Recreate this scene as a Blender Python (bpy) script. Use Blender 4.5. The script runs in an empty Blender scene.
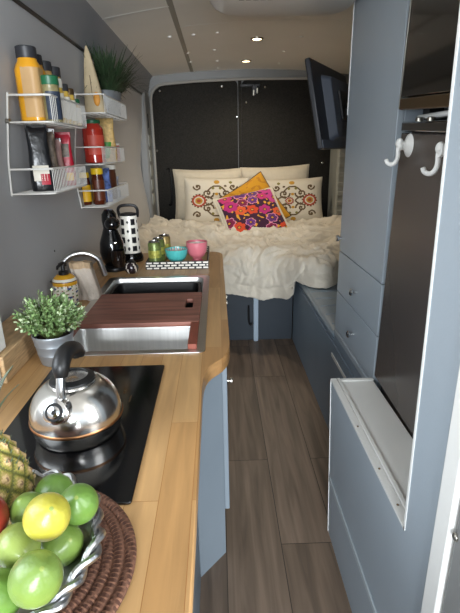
import bpy, bmesh, math, random
from mathutils import Vector, Matrix, Euler, noise
random.seed(7)
PI = math.pi
SC = bpy.context.scene
COL = SC.collection

# ------------------------------------------------------------------ helpers
def lin(h):
    h = h.lstrip('#')
    c = [int(h[i:i+2], 16)/255 for i in (0, 2, 4)]
    return [x/12.92 if x <= .04045 else ((x+.055)/1.055)**2.4 for x in c] + [1]

def mat(name, hexc, rough=.5, metal=0, vary=0, vscale=8, bump=0, bscale=60, coat=0, trans=0, stretch=(1, 1, 1), ior=1.45, emit=0, sheen=0, detail=3):
    m = bpy.data.materials.new(name); m.use_nodes = True
    nt = m.node_tree; b = nt.nodes['Principled BSDF']
    col = lin(hexc)
    b.inputs['Base Color'].default_value = col
    b.inputs['Roughness'].default_value = rough
    b.inputs['Metallic'].default_value = metal
    b.inputs['IOR'].default_value = ior
    if coat: b.inputs['Coat Weight'].default_value = coat; b.inputs['Coat Roughness'].default_value = .08
    if trans: b.inputs['Transmission Weight'].default_value = trans
    if sheen: b.inputs['Sheen Weight'].default_value = sheen
    if emit:
        b.inputs['Emission Color'].default_value = col; b.inputs['Emission Strength'].default_value = emit
    if vary or bump:
        tc = nt.nodes.new('ShaderNodeTexCoord'); mp = nt.nodes.new('ShaderNodeMapping')
        mp.inputs['Scale'].default_value = stretch
        nt.links.new(tc.outputs['Object'], mp.inputs[0])
    if vary:
        n = nt.nodes.new('ShaderNodeTexNoise'); n.inputs['Scale'].default_value = vscale; n.inputs['Detail'].default_value = detail
        nt.links.new(mp.outputs[0], n.inputs['Vector'])
        r = nt.nodes.new('ShaderNodeValToRGB')
        r.color_ramp.elements[0].position = .3; r.color_ramp.elements[1].position = .7
        r.color_ramp.elements[0].color = [c*(1-vary) for c in col[:3]]+[1]
        r.color_ramp.elements[1].color = [min(1, c*(1+vary)) for c in col[:3]]+[1]
        nt.links.new(n.outputs['Fac'], r.inputs[0]); nt.links.new(r.outputs[0], b.inputs['Base Color'])
    if bump:
        n = nt.nodes.new('ShaderNodeTexNoise'); n.inputs['Scale'].default_value = bscale; n.inputs['Detail'].default_value = 4
        nt.links.new(mp.outputs[0], n.inputs['Vector'])
        bp = nt.nodes.new('ShaderNodeBump'); bp.inputs['Strength'].default_value = bump; bp.inputs['Distance'].default_value = .01
        nt.links.new(n.outputs['Fac'], bp.inputs['Height']); nt.links.new(bp.outputs[0], b.inputs['Normal'])
    return m

def attr_mat(name, rough=.6, bump=0, bscale=200, sheen=0, coat=0):
    m = mat(name, '#ffffff', rough, bump=bump, bscale=bscale, sheen=sheen, coat=coat)
    nt = m.node_tree; a = nt.nodes.new('ShaderNodeAttribute'); a.attribute_name = 'Col'
    nt.links.new(a.outputs['Color'], nt.nodes['Principled BSDF'].inputs['Base Color'])
    return m

def plank_mat(name, cols, length, width, rough, grain=(2, 40), gap='#000000', gapw=.0012, grain_amt=.35, coat=0):
    """boards running along Y"""
    m = bpy.data.materials.new(name); m.use_nodes = True
    nt = m.node_tree; N = nt.nodes.new; L = nt.links.new; b = nt.nodes['Principled BSDF']
    tc = N('ShaderNodeTexCoord'); mp = N('ShaderNodeMapping'); mp.inputs['Rotation'].default_value = (0, 0, PI/2)
    L(tc.outputs['Object'], mp.inputs[0])
    br = N('ShaderNodeTexBrick')
    br.inputs['Scale'].default_value = 1; br.inputs['Brick Width'].default_value = length; br.inputs['Row Height'].default_value = width
    br.inputs['Mortar Size'].default_value = gapw; br.inputs['Mortar Smooth'].default_value = .1
    br.inputs['Color1'].default_value = (0, 0, 0, 1); br.inputs['Color2'].default_value = (1, 1, 1, 1); br.inputs['Mortar'].default_value = (.5, .5, .5, 1)
    br.offset = .37; br.offset_frequency = 2
    L(mp.outputs[0], br.inputs['Vector'])
    rp = N('ShaderNodeValToRGB'); e = rp.color_ramp.elements
    e[0].color = lin(cols[0]); e[1].color = lin(cols[-1])
    for i, c in enumerate(cols[1:-1]):
        x = e.new((i+1)/(len(cols)-1)); x.color = lin(c)
    L(br.outputs['Color'], rp.inputs[0])
    mp2 = N('ShaderNodeMapping'); mp2.inputs['Scale'].default_value = (grain[1], grain[0], grain[1]); L(tc.outputs['Object'], mp2.inputs[0])
    # shift the grain from board to board
    ad = N('ShaderNodeVectorMath'); ad.operation = 'ADD'; L(mp2.outputs[0], ad.inputs[0])
    sc = N('ShaderNodeVectorMath'); sc.operation = 'SCALE'; sc.inputs['Scale'].default_value = 13; L(br.outputs['Color'], sc.inputs[0]); L(sc.outputs[0], ad.inputs[1])
    nz = N('ShaderNodeTexNoise'); nz.inputs['Scale'].default_value = 1; nz.inputs['Detail'].default_value = 6; nz.inputs['Distortion'].default_value = .6
    L(ad.outputs[0], nz.inputs['Vector'])
    r2 = N('ShaderNodeValToRGB'); r2.color_ramp.elements[0].position = .3; r2.color_ramp.elements[1].position = .75
    r2.color_ramp.elements[0].color = [1-grain_amt]*3+[1]; r2.color_ramp.elements[1].color = (1.1, 1.1, 1.1, 1)
    L(nz.outputs['Fac'], r2.inputs[0])
    mx = N('ShaderNodeMix'); mx.data_type = 'RGBA'; mx.blend_type = 'MULTIPLY'; mx.inputs['Factor'].default_value = 1
    L(rp.outputs[0], mx.inputs['A']); L(r2.outputs[0], mx.inputs['B'])
    m2 = N('ShaderNodeMix'); m2.data_type = 'RGBA'; L(br.outputs['Fac'], m2.inputs['Factor']); L(mx.outputs['Result'], m2.inputs['A']); m2.inputs['B'].default_value = lin(gap)
    L(m2.outputs['Result'], b.inputs['Base Color'])
    b.inputs['Roughness'].default_value = rough
    if coat: b.inputs['Coat Weight'].default_value = coat; b.inputs['Coat Roughness'].default_value = .15
    bp = N('ShaderNodeBump'); bp.inputs['Strength'].default_value = .15; bp.inputs['Distance'].default_value = .004
    L(nz.outputs['Fac'], bp.inputs['Height']); L(bp.outputs[0], b.inputs['Normal'])
    return m

class MB:
    def __init__(s): s.bm = bmesh.new(); s.mi = 0; s.cols = None
    def face(s, vs):
        try: f = s.bm.faces.new(vs)
        except ValueError: return None
        f.material_index = s.mi; f.smooth = True
        return f
    def box(s, x0, x1, y0, y1, z0, z1, M=None):
        v = [s.bm.verts.new((x, y, z)) for x in (x0, x1) for y in (y0, y1) for z in (z0, z1)]
        if M:
            for q in v: q.co = M @ q.co
        for a in ((0, 1, 3, 2), (4, 6, 7, 5), (0, 4, 5, 1), (2, 3, 7, 6), (0, 2, 6, 4), (1, 5, 7, 3)): s.face([v[i] for i in a])
        return s
    def rings(s, rings, closed=True, cap0=True, cap1=True, ring_closed=True):
        R = [[s.bm.verts.new(p) for p in r] for r in rings]; n = len(R[0])
        for i in range(len(R)-1 + (0 if closed or True else 0)):
            for j in range(n if ring_closed else n-1):
                k = (j+1) % n
                s.face([R[i][j], R[i][k], R[i+1][k], R[i+1][j]])
        if cap0: s.face(R[0][::-1])
        if cap1: s.face(R[-1])
        return R
    def lathe(s, prof, o=(0, 0, 0), seg=24, M=None, sx=1, sy=1, cap0=True, cap1=True, rfun=None):
        rs = []
        for r, z in prof:
            ring = []
            for k in range(seg):
                a = 2*PI*k/seg
                rr = max(r, .0001)*(rfun(a, z) if rfun else 1)
                p = Vector((rr*math.cos(a)*sx, rr*math.sin(a)*sy, z))
                if M: p = M @ p
                ring.append(p+Vector(o))
            rs.append(ring)
        s.rings(rs, cap0=cap0, cap1=cap1); return s
    def tube(s, pts, r, seg=8, closed=False, flat=1):
        P = [Vector(p) for p in pts]; n = len(P)
        rad = r if isinstance(r, (list, tuple)) else [r]*n
        rs = []; up = None
        for i, p in enumerate(P):
            if closed: t = P[(i+1) % n]-P[i-1]
            else: t = P[min(i+1, n-1)]-P[max(i-1, 0)]
            t.normalize()
            if up is None:
                up = Vector((0, 0, 1)) if abs(t.z) < .9 else Vector((0, 1, 0))
            u = up - t*up.dot(t)
            if u.length < 1e-5: u = t.orthogonal()
            u.normalize(); w = t.cross(u); up = u
            rs.append([p+(u*math.cos(2*PI*k/seg)*flat+w*math.sin(2*PI*k/seg))*rad[i] for k in range(seg)])
        if closed: rs.append(rs[0]); s.rings(rs, cap0=False, cap1=False); bmesh.ops.remove_doubles(s.bm, verts=s.bm.verts, dist=1e-6)
        else: s.rings(rs)
        return s
    def cyl(s, p0, p1, r, seg=12, r1=None):
        return s.tube([p0, p1], [r, r if r1 is None else r1], seg)
    def ball(s, c, rad, M=None, seg=20, n=12, fun=None):
        rs = []
        for i in range(1, n):
            t = PI*i/n
            ring = []
            for k in range(seg):
                a = 2*PI*k/seg
                d = Vector((math.sin(t)*math.cos(a), math.sin(t)*math.sin(a), -math.cos(t)))
                f = fun(d) if fun else 1
                p = Vector((d.x*rad[0]*f, d.y*rad[1]*f, d.z*rad[2]*f))
                if M: p = M @ p
                ring.append(p+Vector(c))
            rs.append(ring)
        R = s.rings(rs, cap0=False, cap1=False)
        for ring, sg in ((R[0], -1), (R[-1], 1)):
            d = Vector((0, 0, sg)); f = fun(d) if fun else 1
            p = d*rad[2]*f
            if M: p = M @ p
            v = s.bm.verts.new(p+Vector(c))
            for k in range(seg):
                a, b = ring[k], ring[(k+1) % seg]
                s.face([a, v, b] if sg < 0 else [a, b, v])
        return s
    def prism(s, poly, ax, a0, a1):
        """poly of 2D points extruded along axis ax ('x','y','z') from a0 to a1"""
        def P(p, a):
            return {'x': (a, p[0], p[1]), 'y': (p[0], a, p[1]), 'z': (p[0], p[1], a)}[ax]
        A = [s.bm.verts.new(P(p, a0)) for p in poly]; B = [s.bm.verts.new(P(p, a1)) for p in poly]
        n = len(poly)
        for i in range(n): s.face([A[i], A[(i+1) % n], B[(i+1) % n], B[i]])
        s.face(A[::-1]); s.face(B); return s
    def grid(s, fn, nu, nv, col=None):
        V = [[s.bm.verts.new(fn(i/nu, j/nv)) for j in range(nv+1)] for i in range(nu+1)]
        for i in range(nu):
            for j in range(nv):
                f = s.face([V[i][j], V[i+1][j], V[i+1][j+1], V[i][j+1]])
                if col and f:
                    if s.cols is None: s.cols = {}
                    s.cols[f] = col((i+.5)/nu, (j+.5)/nv)
        return V
    def build(s, name, m, parent=None, org=(0, 0, 0), bevel=0, ang=40, recalc=True, solid=0, sub=0):
        bm = s.bm
        if s.cols is not None:
            bm.faces.ensure_lookup_table()
            lay = bm.loops.layers.float_color.new('Col')
            for f in bm.faces:
                c = s.cols.get(f, (1, 1, 1, 1))
                for l in f.loops: l[lay] = c
        if recalc: bmesh.ops.recalc_face_normals(bm, faces=bm.faces)
        if any(org): bmesh.ops.translate(bm, verts=bm.verts, vec=-Vector(org))
        me = bpy.data.meshes.new(name); bm.to_mesh(me); bm.free()
        for x in (m if isinstance(m, (list, tuple)) else [m]): me.materials.append(x)
        me.set_sharp_from_angle(angle=math.radians(ang))
        o = bpy.data.objects.new(name, me); COL.objects.link(o)
        if parent: o.parent = parent
        else: o.location = org
        if solid:
            q = o.modifiers.new('solid', 'SOLIDIFY'); q.thickness = solid; q.offset = 0
        if bevel:
            q = o.modifiers.new('bevel', 'BEVEL'); q.width = bevel; q.segments = 2; q.limit_method = 'ANGLE'; q.angle_limit = math.radians(40)
        if sub:
            q = o.modifiers.new('sub', 'SUBSURF'); q.levels = sub; q.render_levels = sub
        return o

def tag(o, label, cat, group=None):
    o['label'] = label; o['category'] = cat
    if group: o['group'] = group
    return o
def thing(name, label, cat, loc=(0, 0, 0), group=None, rotz=0):
    o = bpy.data.objects.new(name, None); COL.objects.link(o); o.location = loc; o.rotation_euler = (0, 0, rotz)
    o.empty_display_size = .05
    return tag(o, label, cat, group)
def struct(o): o['kind'] = 'structure'; return o
def stuff(o): o['kind'] = 'stuff'; return o
def BX(name, m, dims, parent=None, org=(0, 0, 0), bevel=.0015): return MB().box(*dims).build(name, m, parent, org, bevel)
def copy_tree(o, parent=None):
    c = o.copy(); COL.objects.link(c); c.parent = parent
    for ch in list(o.children): copy_tree(ch, c)
    return c
def curved_plate(name, m, outline, holes, z0, z1, parent=None, bevel=.002):
    cu = bpy.data.curves.new(name, 'CURVE'); cu.dimensions = '2D'; cu.fill_mode = 'BOTH'
    for poly in [outline]+holes:
        sp = cu.splines.new('POLY'); sp.points.add(len(poly)-1); sp.use_cyclic_u = True
        for p, q in zip(sp.points, poly): p.co = (q[0], q[1], 0, 1)
    cu.extrude = (z1-z0)/2-bevel; cu.bevel_depth = bevel; cu.bevel_resolution = 2; cu.offset = -bevel
    t = bpy.data.objects.new('tmp', cu); COL.objects.link(t)
    me = bpy.data.meshes.new_from_object(t.evaluated_get(bpy.context.evaluated_depsgraph_get()))
    bpy.data.objects.remove(t); me.name = name
    me.transform(Matrix.Translation((0, 0, (z0+z1)/2)))
    me.materials.clear(); me.materials.append(m)
    o = bpy.data.objects.new(name, me); COL.objects.link(o)
    if parent: o.parent = parent
    return o
def rrect(x0, x1, y0, y1, r, n=5):
    P = []
    for cx, cy, a in ((x1-r, y1-r, 0), (x0+r, y1-r, PI/2), (x0+r, y0+r, PI), (x1-r, y0+r, 1.5*PI)):
        for k in range(n+1):
            t = a+PI/2*k/n; P.append((cx+r*math.cos(t), cy+r*math.sin(t)))
    return P
def bez(p0, p1, p2, p3, n=12):
    p0, p1, p2, p3 = map(Vector, (p0, p1, p2, p3)); R = []
    for i in range(n+1):
        t = i/n; R.append(p0*(1-t)**3+p1*3*t*(1-t)**2+p2*3*t*t*(1-t)+p3*t**3)
    return R
def spline(pts, n=6):
    P = [Vector(p) for p in pts]; R = []
    for i in range(len(P)-1):
        a = P[max(i-1, 0)]; b = P[i]; c = P[i+1]; d = P[min(i+2, len(P)-1)]
        for k in range(n):
            t = k/n
            R.append(.5*((2*b)+(c-a)*t+(2*a-5*b+4*c-d)*t*t+(3*b-a-3*c+d)*t**3))
    R.append(P[-1]); return R

# ------------------------------------------------------------------ materials
W_BLUE = mat('steel_blue_paint', '#a4afb8', .38, vary=.04, vscale=3, bump=.04, bscale=120)
W_BLUE2 = mat('bench_blue_paint', '#80909f', .42, vary=.05, vscale=4, bump=.05, bscale=100)
CAB = mat('cabinet_blue_paint', '#757f87', .42, vary=.04, vscale=4)
WALLM = mat('wall_grey_paint', '#b6b7b9', .65, vary=.03, vscale=2, bump=.06, bscale=90)
WALLD = mat('cove_dark_paint', '#8e9094', .55, vary=.04, vscale=3)
CEIL = mat('ceiling_cream_panel', '#e9e7e1', .45, vary=.03, vscale=2)
SEAM = mat('ceiling_seam', '#9c998f', .6)
FELT = mat('black_carpet_lining', '#25231f', .95, vary=.35, vscale=90, bump=.5, bscale=300, sheen=.1)
GREYV = mat('van_grey_metal', '#7f807f', .45, vary=.04)
GREYP = mat('pillar_grey_green', '#9c9f9a', .5, vary=.05)
SEAL = mat('door_seal_grey', '#9a9892', .5)
WHITE = mat('white_paint', '#e6e6e2', .45, vary=.02, vscale=5)
WHITEP = mat('white_plastic', '#eeeeea', .3)
WIRE = mat('white_coated_wire', '#d2d0ca', .35)
STEEL = mat('brushed_steel', '#c9c9c6', .28, 1, vary=.05, vscale=6, stretch=(1, 40, 40), bump=.03, bscale=10)
STEELS = mat('satin_basin_steel', '#d6d6d3', .38, .85, vary=.06, vscale=4, stretch=(30, 2, 1))
CHROME = mat('polished_chrome', '#d8d8d8', .1, 1)
KSTEEL = mat('kettle_steel', '#cfcdc9', .2, 1, vary=.02)
NICKEL = mat('satin_nickel', '#aaa69c', .3, 1)
COPPER = mat('copper_ring', '#b8845a', .3, 1)
BLACK = mat('black_plastic', '#131314', .4)
BLACKG = mat('gloss_black', '#0b0b0c', .08, coat=.5)
GLASSB = mat('black_hob_glass', '#070708', .1, coat=.3)
TVB = mat('tv_black_plastic', '#1a1b1f', .4)
TVG = mat('tv_grey_plastic', '#3a3f48', .45)
FRIDGE = mat('dark_steel_door', '#5e5753', .27, .35, vary=.03, vscale=3)
BRONZE = mat('bronze_trim', '#6e5a40', .35, .8)
MWG = mat('microwave_glass', '#15130f', .08, coat=.4)
VINYL = mat('blue_grey_vinyl', '#8796a3', .35, vary=.04, bump=.1, bscale=30)
WOOD = plank_mat('butcher_block', ['#a67a48', '#bb905e', '#c89f6c', '#b58956', '#d0aa77'], .62, .055, .38, grain=(3, 45), gap='#9a6a38', gapw=.0006, grain_amt=.22, coat=.15)
WOODE = mat('worktop_end_grain', '#c0a077', .5, vary=.25, vscale=10, stretch=(8, 2, 20))
FLOORM = plank_mat('laminate_floor', ['#7e6b5b', '#8a7766', '#826f5f', '#927e6d'], 1.25, .19, .5, grain=(2.2, 34), gap='#2d251e', gapw=.0014, grain_amt=.5)
BOARD = mat('walnut_board', '#86574a', .5, vary=.42, vscale=3, stretch=(1.5, 14, 14), detail=6)
BOARDR = mat('red_wood_rail', '#7c3f30', .45, vary=.25, vscale=4, stretch=(14, 1.5, 14))
DUVET = mat('crinkled_cream_cotton', '#d8d0c0', .9, vary=.05, vscale=12, bump=.3, bscale=60, sheen=.2)
MATTR = mat('mattress_white', '#d9d9d6', .9)
PILLOW = mat('oatmeal_linen', '#c8bca5', .9, vary=.04, vscale=30, bump=.25, bscale=120, sheen=.2)
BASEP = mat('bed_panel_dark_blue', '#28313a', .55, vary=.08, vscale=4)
POSTM = mat('post_grey_blue', '#9fb0bf', .5)
ZINC = mat('zinc_bucket', '#9aa0a6', .42, .55, vary=.08, vscale=20)
LEAFG = mat('herb_leaf', '#78955e', .55, vary=.3, vscale=40)
LEAFW = mat('herb_leaf_pale', '#aebf98', .55, vary=.15, vscale=40)
STEMG = mat('plant_stem', '#5c6b3a', .6)
DARKLEAF = mat('dark_grass_leaf', '#2b3f26', .6, vary=.35, vscale=30)
SOIL = mat('soil', '#3a2d22', .95, vary=.3, vscale=60)
SILVER = mat('cast_pewter', '#b9bbbd', .3, 1, vary=.12, vscale=30, bump=.25, bscale=70)
ROPE = attr_mat('brown_braid', .85, bump=.3, bscale=250)
LIMES = {}
for k, h in dict(lime='#68803a', deep='#5b7c34', pale='#7d8d44', yellow='#a39c38').items():
    LIMES[k] = mat('lime_skin_'+k, h, .38, vary=.16, vscale=22, bump=.12, bscale=130, coat=.15)
APPLE = mat('red_apple_skin', '#9c3a2c', .3, vary=.35, vscale=12, stretch=(1, 1, .3))
PINE = attr_mat('pineapple_rind', .7, bump=.2)
PINEL = mat('pineapple_leaf', '#4f5a45', .5, vary=.35, vscale=20)
CERAM = attr_mat('painted_ceramic', .25, coat=.4)
CLOTH = mat('natural_linen_cloth', '#c9beb1', .95, vary=.08, vscale=25, bump=.4, bscale=90)
CLOTHB = mat('beige_lace_border', '#b39a7c', .95, vary=.2, vscale=60)
CYAN = mat('turquoise_glaze', '#4fb3b0', .35, vary=.05, bump=.25, bscale=90, coat=.3)
PINKG = mat('pink_glaze', '#c96f7a', .35, vary=.06, bump=.2, bscale=80, coat=.3)
CREAMG = mat('cream_glaze_inside', '#e5d9cf', .35)
GREENCAN = mat('green_printed_can', '#66743f', .35, .3, vary=.5, vscale=35)
GOLDCAN = mat('gold_printed_can', '#94804f', .35, .4, vary=.4, vscale=35)
PAPERW = mat('label_paper', '#dcd6c8', .7, vary=.06, vscale=40)
LABELD = mat('dark_blue_label', '#2e3747', .5, vary=.25, vscale=70)
YELLOWB = mat('mustard_powder', '#d0931c', .3, vary=.08, vscale=15, coat=.4)
TANB = mat('tan_spice', '#ae8a52', .4, vary=.2, vscale=30, coat=.3)
TANL = mat('tan_label', '#b99565', .5, vary=.1, vscale=10)
GOLDB = mat('gold_spice', '#c7a548', .3, vary=.25, vscale=50, coat=.4)
HERBB = mat('dried_herb', '#7c7450', .4, vary=.3, vscale=60, coat=.4)
DCAP = mat('dark_grey_cap', '#2b2c30', .45)
GCAP = mat('green_cap', '#1c5b3c', .4)
WCAP = mat('white_cap', '#dad7cc', .45)
YCAP = mat('yellow_cap', '#d8b41f', .4)
HONEY = mat('dark_syrup', '#4a1f10', .12, coat=.5, vary=.2)
YLAB = mat('yellow_label', '#d9a81d', .5, vary=.08)
REDJ = mat('red_sauce', '#a32c20', .2, coat=.5, vary=.15, vscale=25)
CHOCO = mat('chocolate_brown', '#4b2a1c', .3, coat=.3)
FOILBK = mat('black_foil_bag', '#17181b', .28, bump=.4, bscale=30, coat=.3)
FOILBR = mat('brown_pattern_bag', '#5e5144', .5, vary=.7, vscale=55)
FOILRD = mat('red_foil_bag', '#a3182c', .35, vary=.12, bump=.2, bscale=30)
BLUEB = mat('blue_white_pack', '#4b5f94', .5, vary=.7, vscale=45)
PASTA = mat('dry_pasta', '#b89a60', .6, vary=.3, vscale=60)
GREENP = mat('green_pack', '#3f8a35', .45, vary=.15)
KRAFT = mat('cream_paper_bag', '#a8987a', .7, vary=.12, vscale=15)
ORANGE = mat('orange_print', '#c98a35', .6)
REDPL = mat('red_tin', '#a8323a', .4)
LAMPG = mat('warm_lamp_glass', '#ffe2b0', .3, emit=9)
CHECK = None

# ------------------------------------------------------------------ camera (held in the front of the van, looking down to the rear doors)
cam_d = bpy.data.cameras.new('camera'); cam = bpy.data.objects.new('camera', cam_d); COL.objects.link(cam)
cam_d.sensor_fit = 'VERTICAL'; cam_d.sensor_height = 36; cam_d.lens = 36*462/613; cam_d.clip_start = .02
Rw = [[0.99950577, -0.02435626, 0.01987407], [-0.02664151, -0.32072282, 0.94679834], [-0.0166864, -0.94685989, -0.32121319]]
cam.matrix_world = Matrix(((Rw[0][0], -Rw[0][1], -Rw[0][2], 0), (Rw[1][0], -Rw[1][1], -Rw[1][2], 0), (Rw[2][0], -Rw[2][1], -Rw[2][2], 1.3), (0, 0, 0, 1)))
SC.camera = cam

# ------------------------------------------------------------------ setting
struct(BX('floor', FLOORM, (-.8, 1.3, -.9, 4.9, -.05, 0), bevel=0))
WP = [(-.66, 0), (-.648, .757), (-.672, .93), (-.692, 1.07), (-.699, 1.17), (-.692, 1.28), (-.66, 1.49), (-.645, 1.77)]
def WX(z):
    for (x0, z0), (x1, z1) in zip(WP, WP[1:]):
        if z <= z1: return x0+(x1-x0)*(z-z0)/(z1-z0)
    return WP[-1][0]
# left wall, with a side window in front of the worktop's near end (out of the picture, lets daylight in)
mb = MB()
def wall_seg(mb, y0, y1, za, zb, t=.05, n=24):
    zs = [za+(zb-za)*i/n for i in range(n+1)]
    inn = [(WX(z), z) for z in zs]
    mb.prism(inn+[(x-t, z) for x, z in inn[::-1]], 'y', y0, y1)
wall_seg(mb, .78, 4.78, 0, 1.77); wall_seg(mb, -.9, .0, 0, 1.77); wall_seg(mb, 0, .78, 0, .9); wall_seg(mb, 0, .78, 1.6, 1.77)
wl = struct(mb.build('wall_left', WALLM))
MB().cyl((WX(.922)-.004, 1.87, .922), (WX(.922)+.002, 1.87, .922), .004, 8).build('wall_screw', BLACK, wl)
mb = MB(); mb.prism([(-.645, 1.77), (-.628, 1.79), (-.60, 1.92), (-.56, 1.975), (-.60, 2.0), (-.70, 2.0), (-.70, 1.77)], 'y', -.9, 4.72)
struct(mb.build('trim_1', WALLD))
MB().tube([(-.643, -.9, 1.772), (-.643, 4.7, 1.772)], .008, 6).build('cove_lip', BLACK, bpy.data.objects['trim_1'])
# right wall behind the units
struct(BX('wall_right', GREYV, (1.24, 1.29, .56, 4.78, 0, 2.0), bevel=0))
# ceiling, gently arched
def ceil_z(x): return 2.0-.10*((x-.3)/.9)**2*.5
mb = MB()
pts = [(-.72+.2*i, ceil_z(-.72+.2*i)) for i in range(11)]
mb.prism(pts+[(p[0], p[1]+.04) for p in pts[::-1]], 'y', -.9, 4.76)
ce = struct(mb.build('ceiling', CEIL))
def strip(pts, w=.012):
    m = MB(); m.tube(pts, w, 4, flat=.25); return m
strip([(-.213, 1.9, ceil_z(-.213)-.001), (-.213, 4.70, ceil_z(-.213)-.001)], .016).build('seam_strip', SEAM, ce)
strip([(-.58+.06*i, 2.76-.015*i, ceil_z(-.58+.06*i)-.001) for i in range(7)], .008).build('seam_strip', WHITE, ce)
strip([(-.2+.1*i, 3.08-.01*i, ceil_z(-.2+.1*i)-.001) for i in range(13)], .007).build('seam_strip', WHITE, ce)
for x, y in ((-.28, 3.3), (-.13, 3.3), (.02, 3.28), (-.2, 3.85), (.0, 3.8), (-.2, 4.2), (.02, 4.25), (.03, 4.6), (.57, 3.42), (.52, 3.9), (.72, 3.0), (.55, 4.4)):
    MB().lathe([(.013, 0), (.013, -.004), (.009, -.007)], (x, y, ceil_z(x)), 12).build('screw_cap', CEIL, ce)
# rear wall: header above the doors, jambs at their sides
mb = MB()
ho = [(-.70, 0), (-.70, 2.03), (1.29, 2.03), (1.29, 0)]
doorL, doorR, doorT = -.605, 1.185, 1.895
inner = [(doorR, 0), (doorR, 1.78)]+[(doorR-.11+.11*math.cos(t), 1.80+.10*math.sin(t)) for t in (0, .4, .8, 1.2, PI/2)]
inner += [(.9, 1.915), (.3, 1.92), (-.2, 1.905)]
inner += [(doorL+.13-.13*math.sin(t), 1.76+.125*math.cos(t)) for t in (0, .4, .8, 1.2, PI/2)]+[(doorL, 0)]
mb.prism(ho+inner, 'y', 4.72, 4.84)
struct(mb.build('wall_rear', GREYV))
struct(MB().tube([(p[0], 4.715, p[1]) for p in inner], .013, 8).build('trim_2', SEAL))
def rear_door(n, x0, x1):
    d = struct(BX('door_%d' % n, GREYV, (x0, x1, 4.83, 4.87, 0, 1.935), bevel=.004))
    m = MB(); m.prism(rrect(x0+.012, x1-.012, .03, 1.925, .05), 'y', 4.815, 4.832); m.build('lining_panel', FELT, d, bevel=.004)
    return d
d1 = rear_door(1, doorL-.03, .222); d2 = rear_door(2, .236, doorR+.03)
for d, pts in ((d1, ((-.59, 1.30), (-.53, 1.84), (.06, 1.87), (.20, 1.60))), (d2, ((.29, 1.73), (.47, 1.86), (1.05, 1.16), (1.0, .92)))):
    for x, z in pts: MB().lathe([(.011, 0), (.011, .004), (.006, .008)], (0, 0, 0), 10, Matrix.Translation((x, 4.815, z)) @ Matrix.Rotation(PI/2, 4, 'X')).build('lining_screw', CHROME, d)
m = MB(); m.box(.235, .42, 4.79, 4.815, 1.86, 1.885); m.box(.345, .385, 4.77, 4.8, 1.79, 1.875); m.build('door_latch', BLACK, d2, bevel=.003)
m = MB(); m.box(.35, .365, 4.755, 4.775, 1.78, 1.83); m.box(.385, .40, 4.765, 4.795, 1.80, 1.85); m.build('latch_striker', NICKEL, d2, bevel=.003)
MB().tube(spline([(1.14, 4.81, 1.13), (1.13, 4.77, 1.12), (1.125, 4.765, 1.0), (1.135, 4.77, .85), (1.14, 4.81, .84)]), .011, 8).build('grab_handle', BLACK, d2)
MB().tube(spline([(-.50, 4.81, 1.13), (-.47, 4.77, 1.12), (-.46, 4.765, 1.0), (-.47, 4.77, .8), (-.50, 4.81, .78)]), .009, 8).build('grab_handle', BLACK, d1)
MB().box(.214, .246, 4.795, 4.813, .03, 1.93).build('centre_seal', FELT, d2)
# rear pillars
mb = MB(); mb.box(-.70, -.618, 4.42, 4.72, .3, 1.8); p1 = struct(mb.build('trim_3', GREYV, bevel=.02))
for i in range(5):
    BX('pillar_recess', GREYP, (-.622, -.612, 4.46, 4.60, .82+.13*i, .92+.13*i), p1, bevel=.004)
BX('pillar_slot', BLACK, (-.621, -.613, 4.5, 4.53, 1.5, 1.62), p1, bevel=.004)
mb = MB(); mb.box(1.10, 1.24, 4.40, 4.72, .3, 1.5); p2 = struct(mb.build('trim_4', GREYP, bevel=.02))
for i in range(9):
    BX('pillar_rib', GREYP, (1.11, 1.22, 4.385, 4.405, .62+.085*i, .66+.085*i), p2, bevel=.006)
# right side door jamb
struct(BX('trim_5', WHITE, (.355, .40, .572, .622, -.02, 2.0), bevel=.006))
j = struct(BX('trim_6', GREYV, (.36, .44, .47, .572, -.02, 2.0), bevel=.012))
MB().ball((.358, .56, .72), (.004, .007, .007), seg=10, n=6).build('jamb_screw', NICKEL, j)
struct(BX('wall_front_right', GREYV, (.40, 1.29, .54, .60, 0, 2.0), bevel=0)).name = 'wall_jamb'
# white window reveal on the left, above the worktop's near end
rv = MB(); rv.box(-.65, -.552, .80, 1.105, .829, 1.55); rv.box(-.65, -.546, .80, 1.043, .757, .829)
struct(rv.build('trim_7', WHITE, bevel=.004))

# ------------------------------------------------------------------ ceiling fittings
for i, (x, y, lab) in enumerate(((.284, 3.48, 'round recessed ceiling light, the bigger one farther from the back doors'), (.259, 4.29, 'round recessed ceiling light, the one nearer the back doors'))):
    z = ceil_z(x)
    t = thing('ceiling_light', lab, 'ceiling light', (x, y, z), 'recessed ceiling lights')
    MB().lathe([(.030, -.001), (.044, -.001), (.043, -.006), (.036, -.009), (.030, -.006)], (0, 0, 0), 24, cap0=False, cap1=False).build('bezel', NICKEL, t)
    MB().lathe([(.031, -.002), (.031, -.006), (.012, -.008)], (0, 0, 0), 24).build('lens', LAMPG, t)
    l = bpy.data.lights.new('spot_lamp', 'SPOT'); l.energy = 20 if i == 0 else 18; l.color = (1, .86, .66); l.spot_size = 2.6; l.spot_blend = .8; l.shadow_soft_size = .03
    lo = bpy.data.objects.new('spot_lamp', l); COL.objects.link(lo); lo.location = (x, y, z-.02)
t = thing('roof_vent', 'pale rounded roof vent housing with slotted grille on the ceiling', 'roof vent', (.25, 1.6, 1.775))
mb = MB()
mb.rings([[(x, y, 2.0) for x, y in rrect(-.06, .52, 1.0, 2.10, .12)], [(x, y, 1.84) for x, y in rrect(-.03, .505, 1.1, 2.06, .11)], [(x, y, 1.79) for x, y in rrect(0, .50, 1.13, 2.03, .10)], [(x, y, 1.775) for x, y in rrect(.03, .48, 1.16, 2.00, .08)]], cap0=False)
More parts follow.
